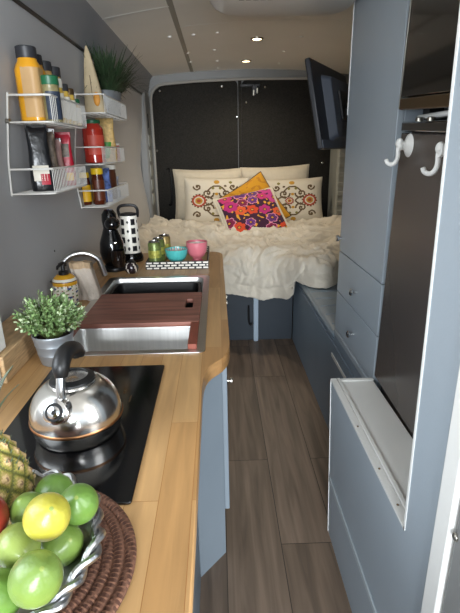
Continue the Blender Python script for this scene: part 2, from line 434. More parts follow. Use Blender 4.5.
mb.build('housing', CEIL, t, (.25, 1.6, 1.775), ang=60)
for i in range(5):
    MB().prism(rrect(.085+.024*i, .103+.024*i, 1.78, 1.792, .004, 2), 'z', 1.773, 1.777).build('grille_slot', BLACK, t, (.25, 1.6, 1.775))

# ------------------------------------------------------------------ left kitchen
TOP = .755
out = [(-.651, .1), (-.047, .1), (-.048, .6), (-.05, 1.0)]
out += [tuple(v[:2]) for v in bez((-.05, 1.0, 0), (-.05, 1.14, 0), (-.015, 1.12, 0), (.008, 1.18, 0), 8)][1:]
out += [tuple(v[:2]) for v in bez((.008, 1.18, 0), (.022, 1.21, 0), (.024, 1.25, 0), (.024, 1.3, 0), 6)][1:]
out += [(.016, 2.5)]+[(-.056+.07*math.cos(t), 2.515+.07*math.sin(t)) for t in (.2, .5, .8, 1.1, 1.4, PI/2)]+[(-.651, 2.585)]
hole = rrect(-.485, -.062, 1.215, 2.035, .03)
wt = curved_plate('worktop', WOOD, out, [hole], TOP-.042, TOP)
tag(wt, 'pale butcher block worktop with curved edge along the grey wall', 'worktop')
cb = thing('base_cabinet', 'blue grey kitchen base cabinets under the wooden worktop', 'cabinet', (-.3, 1.5, 0))
O = (-.3, 1.5, 0)
BX('side_panel', CAB, (-.105, -.085, .15, 1.128, .0, .713), cb, O)
m = MB(); m.prism([(-.088, 1.125), (-.002, 1.224), (-.018, 1.238), (-.104, 1.139)], 'z', 0, .713); m.build('angled_panel', CAB, cb, O, bevel=.001)
BX('front_frame', CAB, (-.022, -.004, 1.232, 2.55, 0, .713), cb, O)
BX('end_panel', CAB, (-.65, .0, 2.53, 2.55, 0, .713), cb, O)
for k, (y0, y1) in enumerate(((1.238, 1.66), (1.665, 2.09), (2.095, 2.53))):
    dr = BX('door', CAB, (-.003, .0135, y0, y1, .17, .70), cb, O, bevel=.003)
    ky = y0+.04 if k != 1 else y1-.04
    MB().lathe([(.005, 0), (.005, .008), (.010, .011), (.010, .016), (.006, .018)], (0, 0, 0), 12, Matrix.Translation((.0135, ky, .625)) @ Matrix.Rotation(PI/2, 4, 'Y')).build('knob', NICKEL, dr, O)
# wooden upstand block on the worktop
bl = tag(BX('upstand_block', WOODE, (-.648, -.537, 1.045, 1.36, TOP+.001, .828), bevel=.002), 'wooden upstand block on the worktop behind the zinc herb pot', 'upstand')

# hob
hb = thing('hob', 'black glass induction hob set in the worktop under the kettle', 'hob', (-.305, .86, TOP))
m = MB(); m.prism(rrect(-.45, -.153, .612, 1.12, .006, 3), 'z', TOP+.0005, TOP+.006); m.build('glass_top', GLASSB, hb, (-.305, .86, TOP), bevel=.0015)
m = MB(); m.box(-.235, -.229, .97, .985, TOP+.0062, TOP+.0066); m.box(-.215, -.212, .93, .96, TOP+.0062, TOP+.0066); m.build('bronze_marks', BRONZE, hb, (-.305, .86, TOP))  # two small bronze marks on the glass
HT = TOP+.0065

# kettle
KX, KY = -.297, .828
kt = thing('kettle', 'shiny steel whistling kettle with black grip on the hob', 'kettle', (KX, KY, HT)); kt.scale = (.96, .96, .98)
prof = [(.076, 0), (.084, .002), (.089, .012), (.093, .028)]
MB().lathe(prof+[(.094, .034)], (0, 0, 0), 48, cap1=False).build('base_band', KSTEEL, kt)
MB().lathe([(.094, .034), (.0955, .036), (.0955, .039), (.094, .041)], (0, 0, 0), 48, cap0=False, cap1=False).build('copper_ring', COPPER, kt)
dome = [(.094, .041)]+[(.094*math.cos(t)**.8 if t < 1.5 else .02, .041+.080*math.sin(t)) for t in [i*.1 for i in range(1, 13)]]
dome = [p for p in dome if p[0] > .043]
MB().lathe(dome, (0, 0, 0), 48, cap0=False, cap1=True).build('body', KSTEEL, kt)
zt = dome[-1][1]
ld = MB().lathe([(.047, zt-.004), (.048, zt+.003), (.044, zt+.007), (.034, zt+.009), (.026, zt+.004), (.010, zt+.003)], (0, 0, 0), 32).build('lid', KSTEEL, kt)
MB().lathe([(.047, zt+.0035), (.0445, zt+.0085), (.032, zt+.0135), (.032, zt+.011), (.044, zt+.004)], (0, 0, 0), 32, cap0=False, cap1=False).build('lid_rim', BLACK, ld)
dv = Vector((-.08, -1, 0)).normalized()
def K(a, z): return (dv.x*a, dv.y*a, z)
sp = MB().tube([K(.045, .076), K(.072, .085), K(.090, .094)], [.032, .026, .021], 20).build('spout', KSTEEL, kt)
wm = MB(); wm.tube([K(.089, .0935), K(.096, .097), K(.099, .0985)], [.0235, .0235, .019], 20); wm.build('whistle_cap', CHROME, sp)
wm = MB(); wm.tube([K(.0985, .0983), K(.1005, .0993)], [.018, .0165], 20); wm.build('whistle_disc', BLACK, sp)
wm = MB(); wm.tube([K(.1003, .0992), K(.1016, .0999)], [.0125, .0105], 16); wm.build('whistle_ring', CHROME, sp)
wm = MB(); wm.tube([K(.1014, .0998), K(.1022, .1002)], [.0042, .0042], 10); wm.build('whistle_hole', BLACK, sp)
br = MB(); br.tube(spline([K(.062, .080), K(.061, .105), K(.055, .130), K(.047, .152)]), .0095, 10, flat=1.25); br.build('handle_bracket', CHROME, kt)
gp = spline([K(.048, .146), K(.044, .164), K(.028, .178), K(.002, .180), K(-.024, .172), K(-.040, .158), K(-.036, .149)])
n = len(gp)
MB().tube(gp, [.0125+.0045*min(1, i/6) for i in range(n-6)]+[.0165, .0160, .0150, .0130, .0095, .005], 14).build('grip', BLACK, kt)

# zinc herb pot
PX, PY = -.455, 1.17
hp = thing('potted_herb', 'bushy green faux herb in a ribbed zinc bucket beside the hob', 'plant', (PX, PY, TOP+.001))
MB().lathe([(.036, 0), (.039, .002), (.045, .03), (.0462, .032), (.0455, .035), (.049, .055), (.0505, .058), (.0497, .061), (.053, .078), (.0545, .084), (.0535, .087), (.051, .084), (.047, .07), (.044, .07)], (0, 0, 0), 36).build('bucket', ZINC, hp)
MB().lathe([(.048, .068), (.044, .074), (.01, .077)], (0, 0, 0), 20).build('soil', SOIL, hp)
def sprig_leaf(mb, p, d, L, W):
    d = d.normalized(); s = d.cross(Vector((random.uniform(-1, 1), random.uniform(-1, 1), random.uniform(.2, 1)))); s.normalize(); nrm = s.cross(d)
    a = p; b = p+d*L*.5+s*W*.5+nrm*W*.15; c = p+d*L; e = p+d*L*.5-s*W*.5+nrm*W*.15
    mb.face([mb.bm.verts.new(q) for q in (a, b, c)]); mb.face([mb.bm.verts.new(q) for q in (a, c, e)])
fm = MB(); sm = MB()
rng = random.Random(3)
for i in range(230):
    a = rng.uniform(0, 2*PI); e = math.acos(rng.uniform(-.22, 1))
    d = Vector((math.sin(e)*math.cos(a), math.sin(e)*math.sin(a), math.cos(e)))
    p0 = Vector((math.cos(a)*.02, math.sin(a)*.02, .075))
    R = rng.uniform(.62, 1.04)
    p1 = Vector((0, 0, .125))+Vector((d.x*.086, d.y*.086, d.z*.072))*R
    sm.tube([p0, (p0+p1)/2+Vector((0, 0, .01)), p1], .0009, 3)
    for k in range(9):
        q = p0.lerp(p1, .5+.5*(k+1)/9)
        ld_ = (d+Vector((rng.uniform(-1, 1), rng.uniform(-1, 1), rng.uniform(-.6, 1)))*1.1)
        fm.mi = 1 if (R > .85 and rng.random() < .33) else 0
        sprig_leaf(fm, q, ld_, rng.uniform(.009, .014), rng.uniform(.006, .009))
sm.build('stems', STEMG, hp, recalc=False)
stuff(fm.build('foliage', [LEAFG, LEAFW], hp, recalc=False, ang=180))

# sink
SX0, SX1, SY0, SY1 = -.50, -.048, 1.20, 2.05
sk = thing('sink', 'stainless steel inset double sink with wide rim in the worktop', 'sink', (-.27, 1.62, TOP))
SO = (-.27, 1.62, TOP)
def loop(x0, x1, y0, y1, r, z): return [(x, y, z) for x, y in rrect(x0, x1, y0, y1, r, 6)]
b1 = (SX0+.028, SX1-.026, SY0+.026, 1.425); b2 = (SX0+.028, SX1-.026, 1.465, SY1-.032)
pl0 = curved_plate('rim_plate', STEEL, rrect(SX0, SX1, SY0, SY1, .02), [rrect(*b1, .03), rrect(*b2, .03)], TOP+.0005, TOP+.0035, None, .0008)
pl0.parent = sk; pl0.location = (-SO[0], -SO[1], -SO[2])
for bi, dp_, nm in ((b1, .13, 'front_basin'), (b2, .155, 'rear_basin')):
    m = MB(); m.rings([loop(*bi, .03, TOP+.003), loop(bi[0]+.003, bi[1]-.003, bi[2]+.003, bi[3]-.003, .03, TOP-.01), loop(bi[0]+.006, bi[1]-.006, bi[2]+.006, bi[3]-.006, .03, TOP-dp_+.02), loop(bi[0]+.022, bi[1]-.022, bi[2]+.022, bi[3]-.022, .03, TOP-dp_)], cap0=False, cap1=True)
    m.build(nm, STEELS, sk, SO, ang=50)
MB().lathe([(.03, TOP-.129), (.03, TOP-.126), (.022, TOP-.127), (.010, TOP-.128)], (-.27, 1.32, 0), 24).build('drain', CHROME, sk, SO)
wb = thing('washing_up_bowl', 'black plastic washing up bowl in the far half of the sink', 'washing-up bowl', (-.27, 1.8, TOP-.15))
m = MB(); m.rings([loop(-.44, -.11, 1.52, 1.97, .03, TOP-.152), loop(-.455, -.092, 1.50, 1.995, .03, TOP-.02), loop(-.462, -.084, 1.495, 2.003, .03, TOP-.016), loop(-.462, -.084, 1.495, 2.003, .03, TOP-.012),
         loop(-.452, -.095, 1.504, 1.99, .03, TOP-.013), loop(-.437, -.113, 1.53, 1.965, .03, TOP-.145)]); m.build('tub', mat('matt_black_tub', '#0d0d0e', .5), wb, (-.27, 1.8, TOP-.15), ang=40)
# wooden cutting board across the sink
cbz = TOP+.0035
ct = thing('cutting_board', 'reddish brown wooden cutting board lying across the sink', 'cutting board', (-.27, 1.57, cbz))
CO = (-.27, 1.57, cbz)
o_ = curved_plate('panel', BOARD, rrect(-.462, -.072, 1.405, 1.735, .008, 3), [rrect(-.128, -.100, 1.55, 1.65, .008, 3)], cbz, cbz+.016, None, .0015)
o_.parent = ct; o_.location = (-CO[0], -CO[1], -CO[2])
BX('rail', BOARDR, (-.098, -.072, 1.222, 1.404, cbz, cbz+.016), ct, CO)
BX('rail', BOARDR, (-.488, -.458, 1.222, 1.404, cbz, cbz+.016), ct, CO)

# tap
fx, fy = -.625, 1.79
fa = thing('tap', 'curved brushed steel swan neck tap behind the sink', 'tap', (fx, fy, TOP+.001))
MB().lathe([(.026, 0), (.026, .006), (.018, .012), (.015, .06), (.012, .065)], (0, 0, 0), 20).build('base', STEEL, fa)
arc = [(0, 0, .06), (0, .002, .10)]+[(.075-.075*math.cos(t)+.0*t, .045*(t/PI), .105+.062*math.sin(t)) for t in [PI*i/14 for i in range(1, 13)]]
arc += [(.152, .047, .088), (.156, .049, .068)]
MB().tube(arc, [.0115]*(len(arc)-2)+[.0115, .011], 12).build('spout', STEEL, fa)
MB().tube([(0, -.012, .045), (-.015, -.035, .055), (-.03, -.05, .075)], [.006, .006, .005], 8).build('lever', STEEL, fa)

def painted_lathe(prof, colfun, seg=40, org=(0, 0, 0)):
    mb = MB(); mb.cols = {}
    rs = [[mb.bm.verts.new((r*math.cos(2*PI*k/seg)+org[0], r*math.sin(2*PI*k/seg)+org[1], z+org[2])) for k in range(seg)] for r, z in prof]
    for i in range(len(prof)-1):
        for k in range(seg):
            f = mb.face([rs[i][k], rs[i][(k+1) % seg], rs[i+1][(k+1) % seg], rs[i+1][k]])
            if f: mb.cols[f] = colfun((k+.5)/seg, (prof[i][1]+prof[i+1][1])/2)
    for r, rev, z in ((rs[0], True, prof[0][1]), (rs[-1], False, prof[-1][1])):
        f = mb.face(r[::-1] if rev else r)
        if f: mb.cols[f] = colfun(0, z)
    return mb
# soap dispenser
sd = thing('soap_dispenser', 'white painted ceramic soap dispenser with yellow bands and black pump', 'soap dispenser', (-.575, 1.665, TOP+.001))
cW, cY, cBl, cG, cBr = lin('#e2dccb'), lin('#d19a1e'), lin('#3d4f7c'), lin('#67803d'), lin('#8a4a26')
def sdcol(u, z):
    if z > .108: return cY
    if .095 < z <= .108: return lin('#6b4a20') if z < .098 else cW
    if .085 < z <= .095: return cY
    if z < .012: return cBl
    s = math.sin(u*2*PI*5)*math.sin(z*190)
    s2 = math.sin(u*2*PI*8+1)*math.sin(z*240+1)
    if s > .72: return cBl
    if s2 > .75: return cG
    if s2 < -.82: return cBr
    return cW
zs = [i*.003 for i in range(41)]
def sdr(z):
    if z < .09: return .040+.007*math.sin(PI*min(1, z/.09)*.8)
    return max(.016, .0445*(1-((z-.09)/.036)**2)**.5 if z < .122 else .016)
painted_lathe([(sdr(z), z) for z in zs], sdcol, 56).build('bottle', CERAM, sd)
MB().lathe([(.016, .117), (.018, .120), (.018, .132), (.008, .136), (.007, .150), (.015, .152), (.015, .162), (.006, .166)], (0, 0, 0), 16).build('pump', BLACK, sd)
MB().tube([(0, 0, .158), (.0, -.02, .162), (-.004, -.042, .158), (-.005, -.048, .150)], [.007, .006, .005, .004], 8).build('nozzle', BLACK, sd)
# cloth standing behind the tap
cl = thing('tea_towel', 'folded cream linen tea towel standing behind the tap', 'tea towel', (-.505, 1.735, TOP+.001))
def towel(u, v, off):
    x = -.042+.084*u; z = .150*v
    y = off+.008*math.sin(u*9+v*2)+.004*math.sin(u*23)
    return Vector((x-.022*v, y-.008*v+(.004*math.sin(v*6)), z))
m = MB(); rs = []
for j in range(15):
    v = j/14
    A = [towel(i/12, v, -.016) for i in range(13)]; B = [towel(i/12, v, .016) for i in range(12, -1, -1)]
    rs.append(A+B)
m.rings(rs); m.build('cloth', CLOTH, cl, ang=80)
m = MB(); rs = []
for j in range(4):
    v = .86+.15*j/3
    rs.append([towel(i/12, v, -.0185) for i in range(13)]+[towel(i/12, v, .0185) for i in range(12, -1, -1)])
m.rings(rs); m.build('border', CLOTHB, cl, ang=80)

# black coffee machine
cm = thing('coffee_machine', 'tall glossy black rounded coffee machine beside the spotted jug', 'coffee machine', (-.51, 2.22, TOP+.001))
MB().lathe([(.058, 0), (.060, .006), (.058, .016), (.045, .02)], (0, 0, 0), 28, sy=1.15).build('base', BLACK, cm)
MB().lathe([(.035, .015), (.050, .04), (.060, .085), (.056, .13), (.040, .175), (.032, .20), (.036, .235), (.034, .265), (.02, .285)], (-.012, .015, 0), 28).build('body', BLACKG, cm)
MB().ball((.012, -.035, .225), (.036, .042, .032)).build('brew_head', BLACKG, cm)
MB().lathe([(.028, .018), (.034, .06), (.036, .10), (.033, .10), (.03, .06), (.02, .022)], (.022, -.028, 0), 24).build('glass_cup', mat('dark_smoked_glass', '#1c1512', .06, coat=.6), cm)
MB().ball((.022, -.066, .14), (.010, .006, .008), seg=12, n=8).build('badge', CHROME, cm)
# spotted jug
BW = attr_mat('black_white_print', .35, coat=.2)
def bwcol(u, z):
    if z < .048 or z > .228: return lin('#e4e0d4')
    k = int((z-.048)/.045); fz = ((z-.048)/.045) % 1; c = u*10; fu = c % 1
    if int(c) % 2 == 0: return lin('#17171a') if (.1 < fu < .9 and .18 < fz < .8) else lin('#e4e0d4')
    return lin('#17171a') if (fu-.5)**2*1.2+(fz-.5)**2 < .035 else lin('#e4e0d4')
jg = thing('jug', 'white jug with black squares and dots, black handle and base', 'jug', (-.462, 2.40, TOP+.001))
MB().lathe([(.060, 0), (.062, .006), (.060, .03), (.052, .045)], (0, 0, 0), 28).build('base', BLACKG, jg)
painted_lathe([(.050-.006*(i/50), .046+.190*i/50) for i in range(51)], bwcol, 100).build('body', BW, jg)
m = MB(); m.lathe([(.044, .236), (.040, .246), (.02, .25)], (0, 0, 0), 24); m.build('lid', BLACK, jg)
MB().tube(spline([(-.042, 0, .225), (-.048, -.008, .262), (-.036, -.010, .282), (0, -.012, .288), (.036, -.010, .284), (.050, -.006, .262), (.046, 0, .228)]), .0075, 8).build('handle', BLACK, jg)
# small dark patterned pot
SP = attr_mat('speckled_glaze', .25, coat=.4)
dp = thing('sugar_pot', 'small dark speckled pot at the far corner of the sink', 'pot', (-.415, 2.125, TOP+.001))
def spcol(u, z):
    return lin('#cfc6b8') if math.sin(u*2*PI*7+z*300)*math.sin(z*260+u*9) > .45 else lin('#2a2023')
painted_lathe([(.012, 0), (.022, .003), (.030, .014), (.033, .027), (.030, .042), (.021, .052), (.017, .055)], spcol, 48).build('pot_body', SP, dp)
MB().lathe([(.018, .055), (.019, .058), (.006, .064), (.005, .07)], (0, 0, 0), 16).build('lid', BLACK, dp)

# tray with cans, bowl, cup
def tray_col(u, v): pass
TRAY = attr_mat('black_white_dash_print', .5)
tx0, tx1, ty0, ty1 = -.357, -.056, 2.185, 2.55
tr = thing('tray', 'rectangular tray printed with black and white dashes on the worktop', 'tray', ((tx0+tx1)/2, (ty0+ty1)/2, TOP+.001))
TO = ((tx0+tx1)/2, (ty0+ty1)/2, TOP+.001)
cK, cWh = lin('#141415'), lin('#dcd8cc')
def dash(s, z):
    row = int(z/.0125); f = (z/.0125) % 1
    q = (s/.034+(.5 if row % 2 else 0)) % 1
    return cWh if (.12 < q < .88 and .2 < f < .8) else cK
m = MB(); z0 = TO[2]; h = .038
def wallg(p0, p1, ns):
    L = math.hypot(p1[0]-p0[0], p1[1]-p0[1])
    m.grid(lambda u, v: Vector((p0[0]+(p1[0]-p0[0])*u, p0[1]+(p1[1]-p0[1])*u, z0+h*v)), ns, 15, lambda u, v: dash(u*L, v*h))
e = .006
wallg((tx0, ty0), (tx1, ty0), 120); wallg((tx1, ty0), (tx1, ty1), 120); wallg((tx1, ty1), (tx0, ty1), 60); wallg((tx0, ty1), (tx0, ty0), 60)
wallg((tx0+e, ty0+e), (tx1-e, ty0+e), 60); wallg((tx1-e, ty0+e), (tx1-e, ty1-e), 60); wallg((tx1-e, ty1-e), (tx0+e, ty1-e), 100); wallg((tx0+e, ty1-e), (tx0+e, ty0+e), 60)
for a, b in (((tx0, tx1), (ty0, ty0+e)), ((tx0, tx1), (ty1-e, ty1)), ((tx0, tx0+e), (ty0+e, ty1-e)), ((tx1-e, tx1), (ty0+e, ty1-e))):
    m.grid(lambda u, v: Vector((a[0]+(a[1]-a[0])*u, b[0]+(b[1]-b[0])*v, z0+h)), 1, 1, lambda u, v: cK)
m.build('rim', TRAY, tr, TO, recalc=False, ang=30)
BX('tray_floor', mat('tray_wood_floor', '#a98a5c', .5, vary=.15), (tx0+e, tx1-e, ty0+e, ty1-e, z0, z0+.006), tr, TO, bevel=0)
TZ = z0+.0065
def can(name, lab, x, y, mm, h=.122, r=.0315):
    t = thing(name, lab, 'drink can', (x, y, TZ), 'drink cans on the tray')
    MB().lathe([(r*.78, 0), (r*.8, .001), (r, .008), (r, h-.014), (r*.86, h-.004)], (0, 0, 0), 24).build('can_body', mm, t)
    MB().lathe([(r*.86, h-.005), (r*.88, h-.001), (r*.84, h), (r*.82, h-.003), (.004, h-.0035)], (0, 0, 0), 24).build('can_lid', CHROME, t)
    m = MB(); m.box(-.004, .004, -.012, .008, h-.003, h-.001); m.build('ring_pull', NICKEL, t)
    m = MB(); m.lathe([(r+.0004, h*.35), (r+.0004, h*.65)], (0, 0, 0), 24, cap0=False, cap1=False); m.build('label_band', mat(name+'_band', '#a9a74f' if 'green' in lab else '#c9ad5c', .35, .3, vary=.5, vscale=50), t)
can('drink_can', 'green printed drink can at the front left of the tray', -.318, 2.245, GREENCAN)
can('drink_can', 'green drink can partly hidden behind the front can', -.308, 2.325, GREENCAN)
can('drink_can', 'gold drink can behind the two green ones at the tray back', -.287, 2.412, GOLDCAN)
bo = thing('bowl', 'small turquoise ribbed bowl on the tray', 'bowl', (-.215, 2.28, TZ))
def ribs(a, z): return 1+.018*math.cos(a*22)
MB().lathe([(.022, 0), (.024, .004), (.022, .008), (.040, .022), (.052, .045), (.056, .07), (.0565, .075), (.0535, .075), (.049, .045), (.036, .026), (.01, .018)], (0, 0, 0), 66, rfun=ribs).build('shell', CYAN, bo)
MB().lathe([(.053, .071), (.050, .055), (.045, .042), (.030, .030), (.005, .026)], (0, 0, 0), 40, cap0=False).build('pink_lining', mat('pale_pink_glaze', '#d8b5b0', .4), bo)
cu_ = thing('cup', 'footed pink cup on the tray beside the turquoise bowl', 'cup', (-.115, 2.33, TZ))
MB().lathe([(.030, 0), (.031, .004), (.024, .010), (.023, .018), (.036, .026), (.050, .05), (.054, .08), (.054, .100), (.0515, .100), (.049, .06), (.035, .036), (.005, .03)], (0, 0, 0), 40).build('shell', PINKG, cu_)
MB().lathe([(.0517, .099), (.050, .08), (.047, .056), (.034, .040), (.004, .034)], (0, 0, 0), 40, cap0=False).build('cream_lining', CREAMG, cu_)

# ------------------------------------------------------------------ placemat, bowl, fruit
MCX, MCY, MR = -.30, .487, .174
m = MB(); m.cols = {}
nr, na = 88, 260; coils = 11
def matz(r, a):
    q = (r/MR*coils) % 1
    row = int(r/MR*coils)
    return .0012+.0062*math.sqrt(max(0, 1-(2*q-1)**2))*(.78+.22*math.sin(a*(14+row*13)+q*3.5))
MZ = HT+.0005
V = [[m.bm.verts.new((MCX+MR*(i/nr)*math.cos(2*PI*k/na), MCY+MR*(i/nr)*math.sin(2*PI*k/na), MZ+matz(MR*i/nr*.9999, 2*PI*k/na))) for k in range(na)] for i in range(1, nr+1)]
for i in range(nr-1):
    for k in range(na):
        f = m.face([V[i][k], V[i+1][k], V[i+1][(k+1) % na], V[i][(k+1) % na]])
        row = int((i+1.5)/nr*coils); a = 2*PI*k/na
        s = .5+.5*math.sin(a*(14+row*13)+((i+1.5)/nr*coils % 1)*3.5)
        c1, c2 = lin('#4a2e22'), lin('#7d5844')
        jit = .8+.4*random.random()
        m.cols[f] = [(c1[j]+(c2[j]-c1[j])*s)*jit for j in range(3)]+[1]
bt = [m.bm.verts.new((MCX+MR*math.cos(2*PI*k/na), MCY+MR*math.sin(2*PI*k/na), MZ)) for k in range(na)]
for k in range(na):
    f = m.face([V[-1][k], bt[k], bt[(k+1) % na], V[-1][(k+1) % na]]); m.cols[f] = lin('#50352a')
pm = m.build('placemat', ROPE, None, (MCX, MCY, MZ), recalc=False, ang=180)
tag(pm, 'round brown braided placemat under the silver fruit bowl', 'placemat')
# fruit bowl
BCX, BCY = -.308, .463
BZ = MZ+.008
fb = thing('fruit_bowl', 'silver metal fruit bowl with ornate rim full of limes', 'bowl', (BCX, BCY, BZ))
def scal(a, z): return 1+(.02*math.cos(a*11)+.018*abs(math.sin(a*22)))*min(1, max(0, (z-.010)/.04))
MB().lathe([(.070, 0), (.075, .002), (.078, .006), (.100, .022), (.124, .042), (.138, .056), (.135, .060), (.120, .047), (.097, .028), (.070, .012), (.01, .010)], (0, 0, 0), 110, rfun=scal).build('dish', SILVER, fb)
NL = 26
for w in range(2):
    m = MB(); P = []
    for k in range(NL*8):
        a = 2*PI*k/(NL*8)
        ph = a*NL/2+w*PI
        r = .141*(1+.02*math.cos(a*11))+.0055*math.sin(ph)
        P.append((r*math.cos(a), r*math.sin(a), .058+.0045*math.cos(ph)+.002*math.cos(a*11)))
    m.tube(P, .0050, 8, closed=True); m.build('twisted_rim', SILVER, fb)
# limes
def lime(lab, c, rad, kind, rot, first=[None]):
    t = MB().ball((0, 0, 0), rad, seg=28, n=20, fun=lambda d: 1+.10*max(0, abs(d.z)-.9)/.1*(abs(d.z)**8)+.008*noise.noise(d*4+Vector(c)*40)).build('lime', LIMES[kind], None)
    t.location = c; t.rotation_euler = rot
    MB().lathe([(.0032, rad[2]*1.04), (.0026, rad[2]*1.085), (.0008, rad[2]*1.10)], (0, 0, 0), 8).build('stem_scar', LIMES['pale'], t)
    return tag(t, lab, 'lime', 'limes in the silver bowl')
lime('yellowest lime, on top of the pile in the silver bowl', (-.205, .430, .905), (.0260, .0260, .0300), 'yellow', (.5, .5, 0))
lime('lime behind the yellow lime, at the far rim of the bowl', (-.240, .538, .848), (.0255, .0255, .0285), 'deep', (1.3, .2, .9))
lime('deep green lime right of the yellow one, against the bowl rim', (-.188, .484, .874), (.0250, .0250, .0285), 'deep', (.6, .2, 0))
lime('lime wedged between the pineapple and the yellow lime', (-.254, .490, .858), (.0240, .0240, .0280), 'lime', (.3, -.2, 0))
lime('lime below the deep green one, tucked behind the frontmost lime', (-.210, .466, .828), (.0265, .0265, .0300), 'lime', (.5, .7, 0))
lime('pale patched lime left of the frontmost lime', (-.248, .436, .858), (.0255, .0255, .0290), 'pale', (.9, 1.0, 0))
lime('large smooth lime at the very front of the pile', (-.202, .375, .875), (.0275, .0275, .0315), 'lime', (.4, .5, 0))
lime('lime cut off at the bottom left of the photo, beside the frontmost lime', (-.250, .385, .842), (.0255, .0255, .0300), 'deep', (.3, .1, 0))
ap = MB().ball((0, 0, 0), (.036, .036, .033), seg=28, n=18, fun=lambda d: 1-.22*max(0, d.z-.75)**1.2*2).build('apple', APPLE, None)
ap.location = (-.306, .462, .872); tag(ap, 'red apple beside the pineapple in the silver bowl', 'apple')
MB().tube([(0, 0, .02), (.002, 0, .034), (.006, 0, .042)], .0015, 6).build('stem', SOIL, ap)
# pineapple
pn = thing('pineapple', 'ripe pineapple leaning in the silver bowl behind the limes', 'pineapple', (-.318, .548, .782))
pn.rotation_euler = (-.05, -.22, 0)
m = MB(); m.cols = {}
na, nz = 128, 96; PH, PR = .148, .053
rows, eyes = 8.0, 11
def cell(u, v):
    # spiral lattice: returns distance to the cell centre and the border
    a = u*eyes+v*rows*.5; b = u*eyes-v*rows*.5
    fa_, fb_ = (a % 1)-.5, (b % 1)-.5
    return max(abs(fa_), abs(fb_)), math.hypot(fa_, fb_)
def pp(u, v):
    e_, d_ = cell(u, v)
    t = v
    r = PR*(math.sin(PI*(.10+.80*t))**.45)*(1-.10*t)
    r += .0050*(1-(2*e_)**2)+.0035*max(0, 1-d_*5)
    return Vector((r*math.cos(2*PI*u), r*math.sin(2*PI*u), PH*t))
def pc(u, v):
    e_, d_ = cell(u, v); j = .85+.3*random.random()
    if d_ < .1: c = lin('#7d6247')
    elif e_ > .42: c = lin('#5a5a28')
    elif e_ > .33: c = lin('#7f7a34')
    else: c = lin('#b59b6e') if d_ < .25 else lin('#96854a')
    return [x*j for x in c[:3]]+[1]
m.grid(pp, na, nz, pc); bmesh.ops.remove_doubles(m.bm, verts=m.bm.verts, dist=1e-6)
sp_ = m; m.mi = 1; rg = random.Random(5)
for i in range(int(eyes)*8):
    u = rg.random(); v = rg.uniform(.3, 1); p = pp(u, v); d = Vector((math.cos(2*PI*u), math.sin(2*PI*u), 1.0)).normalized()
    sp_.tube([p, p+d*.008], [.0013, .0003], 4)
m.build('fruit_body', [PINE, PINEL], pn, ang=60)
for i in range(34):
    a = i*2.4; k = i/34
    L = .12-.05*abs(k-.45); out_ = .9-.75*k
    d = Vector((math.cos(a), math.sin(a), 0)); s = Vector((-math.sin(a), math.cos(a), 0))
    lm = MB()
    rows_ = []
    for q in range(8):
        t = q/7
        c = Vector((0, 0, PH-.004+.012*k))+d*(.010+.018*(1-k)+L*out_*(t**1.2)*.75)+Vector((0, 0, L*(t-.35*out_*t*t)))
        w = .011*(1-t)**.7+.0004
        rows_.append([c-s*w+Vector((0, 0, .003*(1-t))), c-d*.001, c+s*w+Vector((0, 0, .003*(1-t))), c+d*.0015])
    lm.rings(rows_); lm.build('crown_leaf', PINEL, pn, ang=80)

# ------------------------------------------------------------------ wire racks on the left wall
def wire_rack(lab, y0, y1, levels, depth, h=.08, group='white wire racks on the left wall'):
    o = (WX(levels[0])+.004, (y0+y1)/2, levels[-1])
    t = thing('wire_rack', lab, 'rack', o, group)
    m = MB(); zt_, zb = levels[0]+h+.006, levels[-1]-.004
    for y in (y0, y1):
        m.tube([(WX(zt_-(zt_-zb)*i/6)+.006, y, zt_-(zt_-zb)*i/6) for i in range(7)], .0038, 6)
    for z in (zt_, zb): m.tube([(WX(z)+.006, y0, z), (WX(z)+.006, y1, z)], .003, 6)
    m.build('frame', WIRE, t, o)
    for z in levels:
        m = MB(); xb, xf = WX(z)+.008, WX(z)+depth
        for zz, r in ((z, .0028), (z+h, .0034)):
            xb_ = WX(zz)+.008
            m.tube([(xb_, y0, zz), (xf-.012, y0, zz), (xf, y0+.012, zz), (xf, y1-.012, zz), (xf-.012, y1, zz), (xb_, y1, zz)], r, 6)
        nw = 24
        for i in range(nw+1):
            y = y0+.008+(y1-y0-.016)*i/nw
            m.tube([(xb, y, z), (xf-.004, y, z), (xf, y, z+.006), (xf, y, z+h)], .0012, 4)
        for k in range(3): m.tube([(xb+(xf-xb)*(k+1)/4, y0, z-.002), (xb+(xf-xb)*(k+1)/4, y1, z-.002)], .0018, 4)
        m.tube([(xb, y0, z), (xb, y1, z)], .0025, 6)
        m.build('basket', WIRE, t, o)
    m = MB(); m.tube([(WX(levels[0]), y0, levels[0]+.004), (WX(levels[0])+.014, y0, levels[0]+.004)], .008, 10); m.build('wall_bracket', NICKEL, t, o)
    return t
wire_rack('white wire rack with two baskets, nearer one, holding spice jars', 1.61, 2.03, (1.395, 1.17), .148)
wire_rack('white wire rack with three baskets, farther one, with plant on top', 2.36, 2.92, (1.475, 1.243, 1.04), .14)

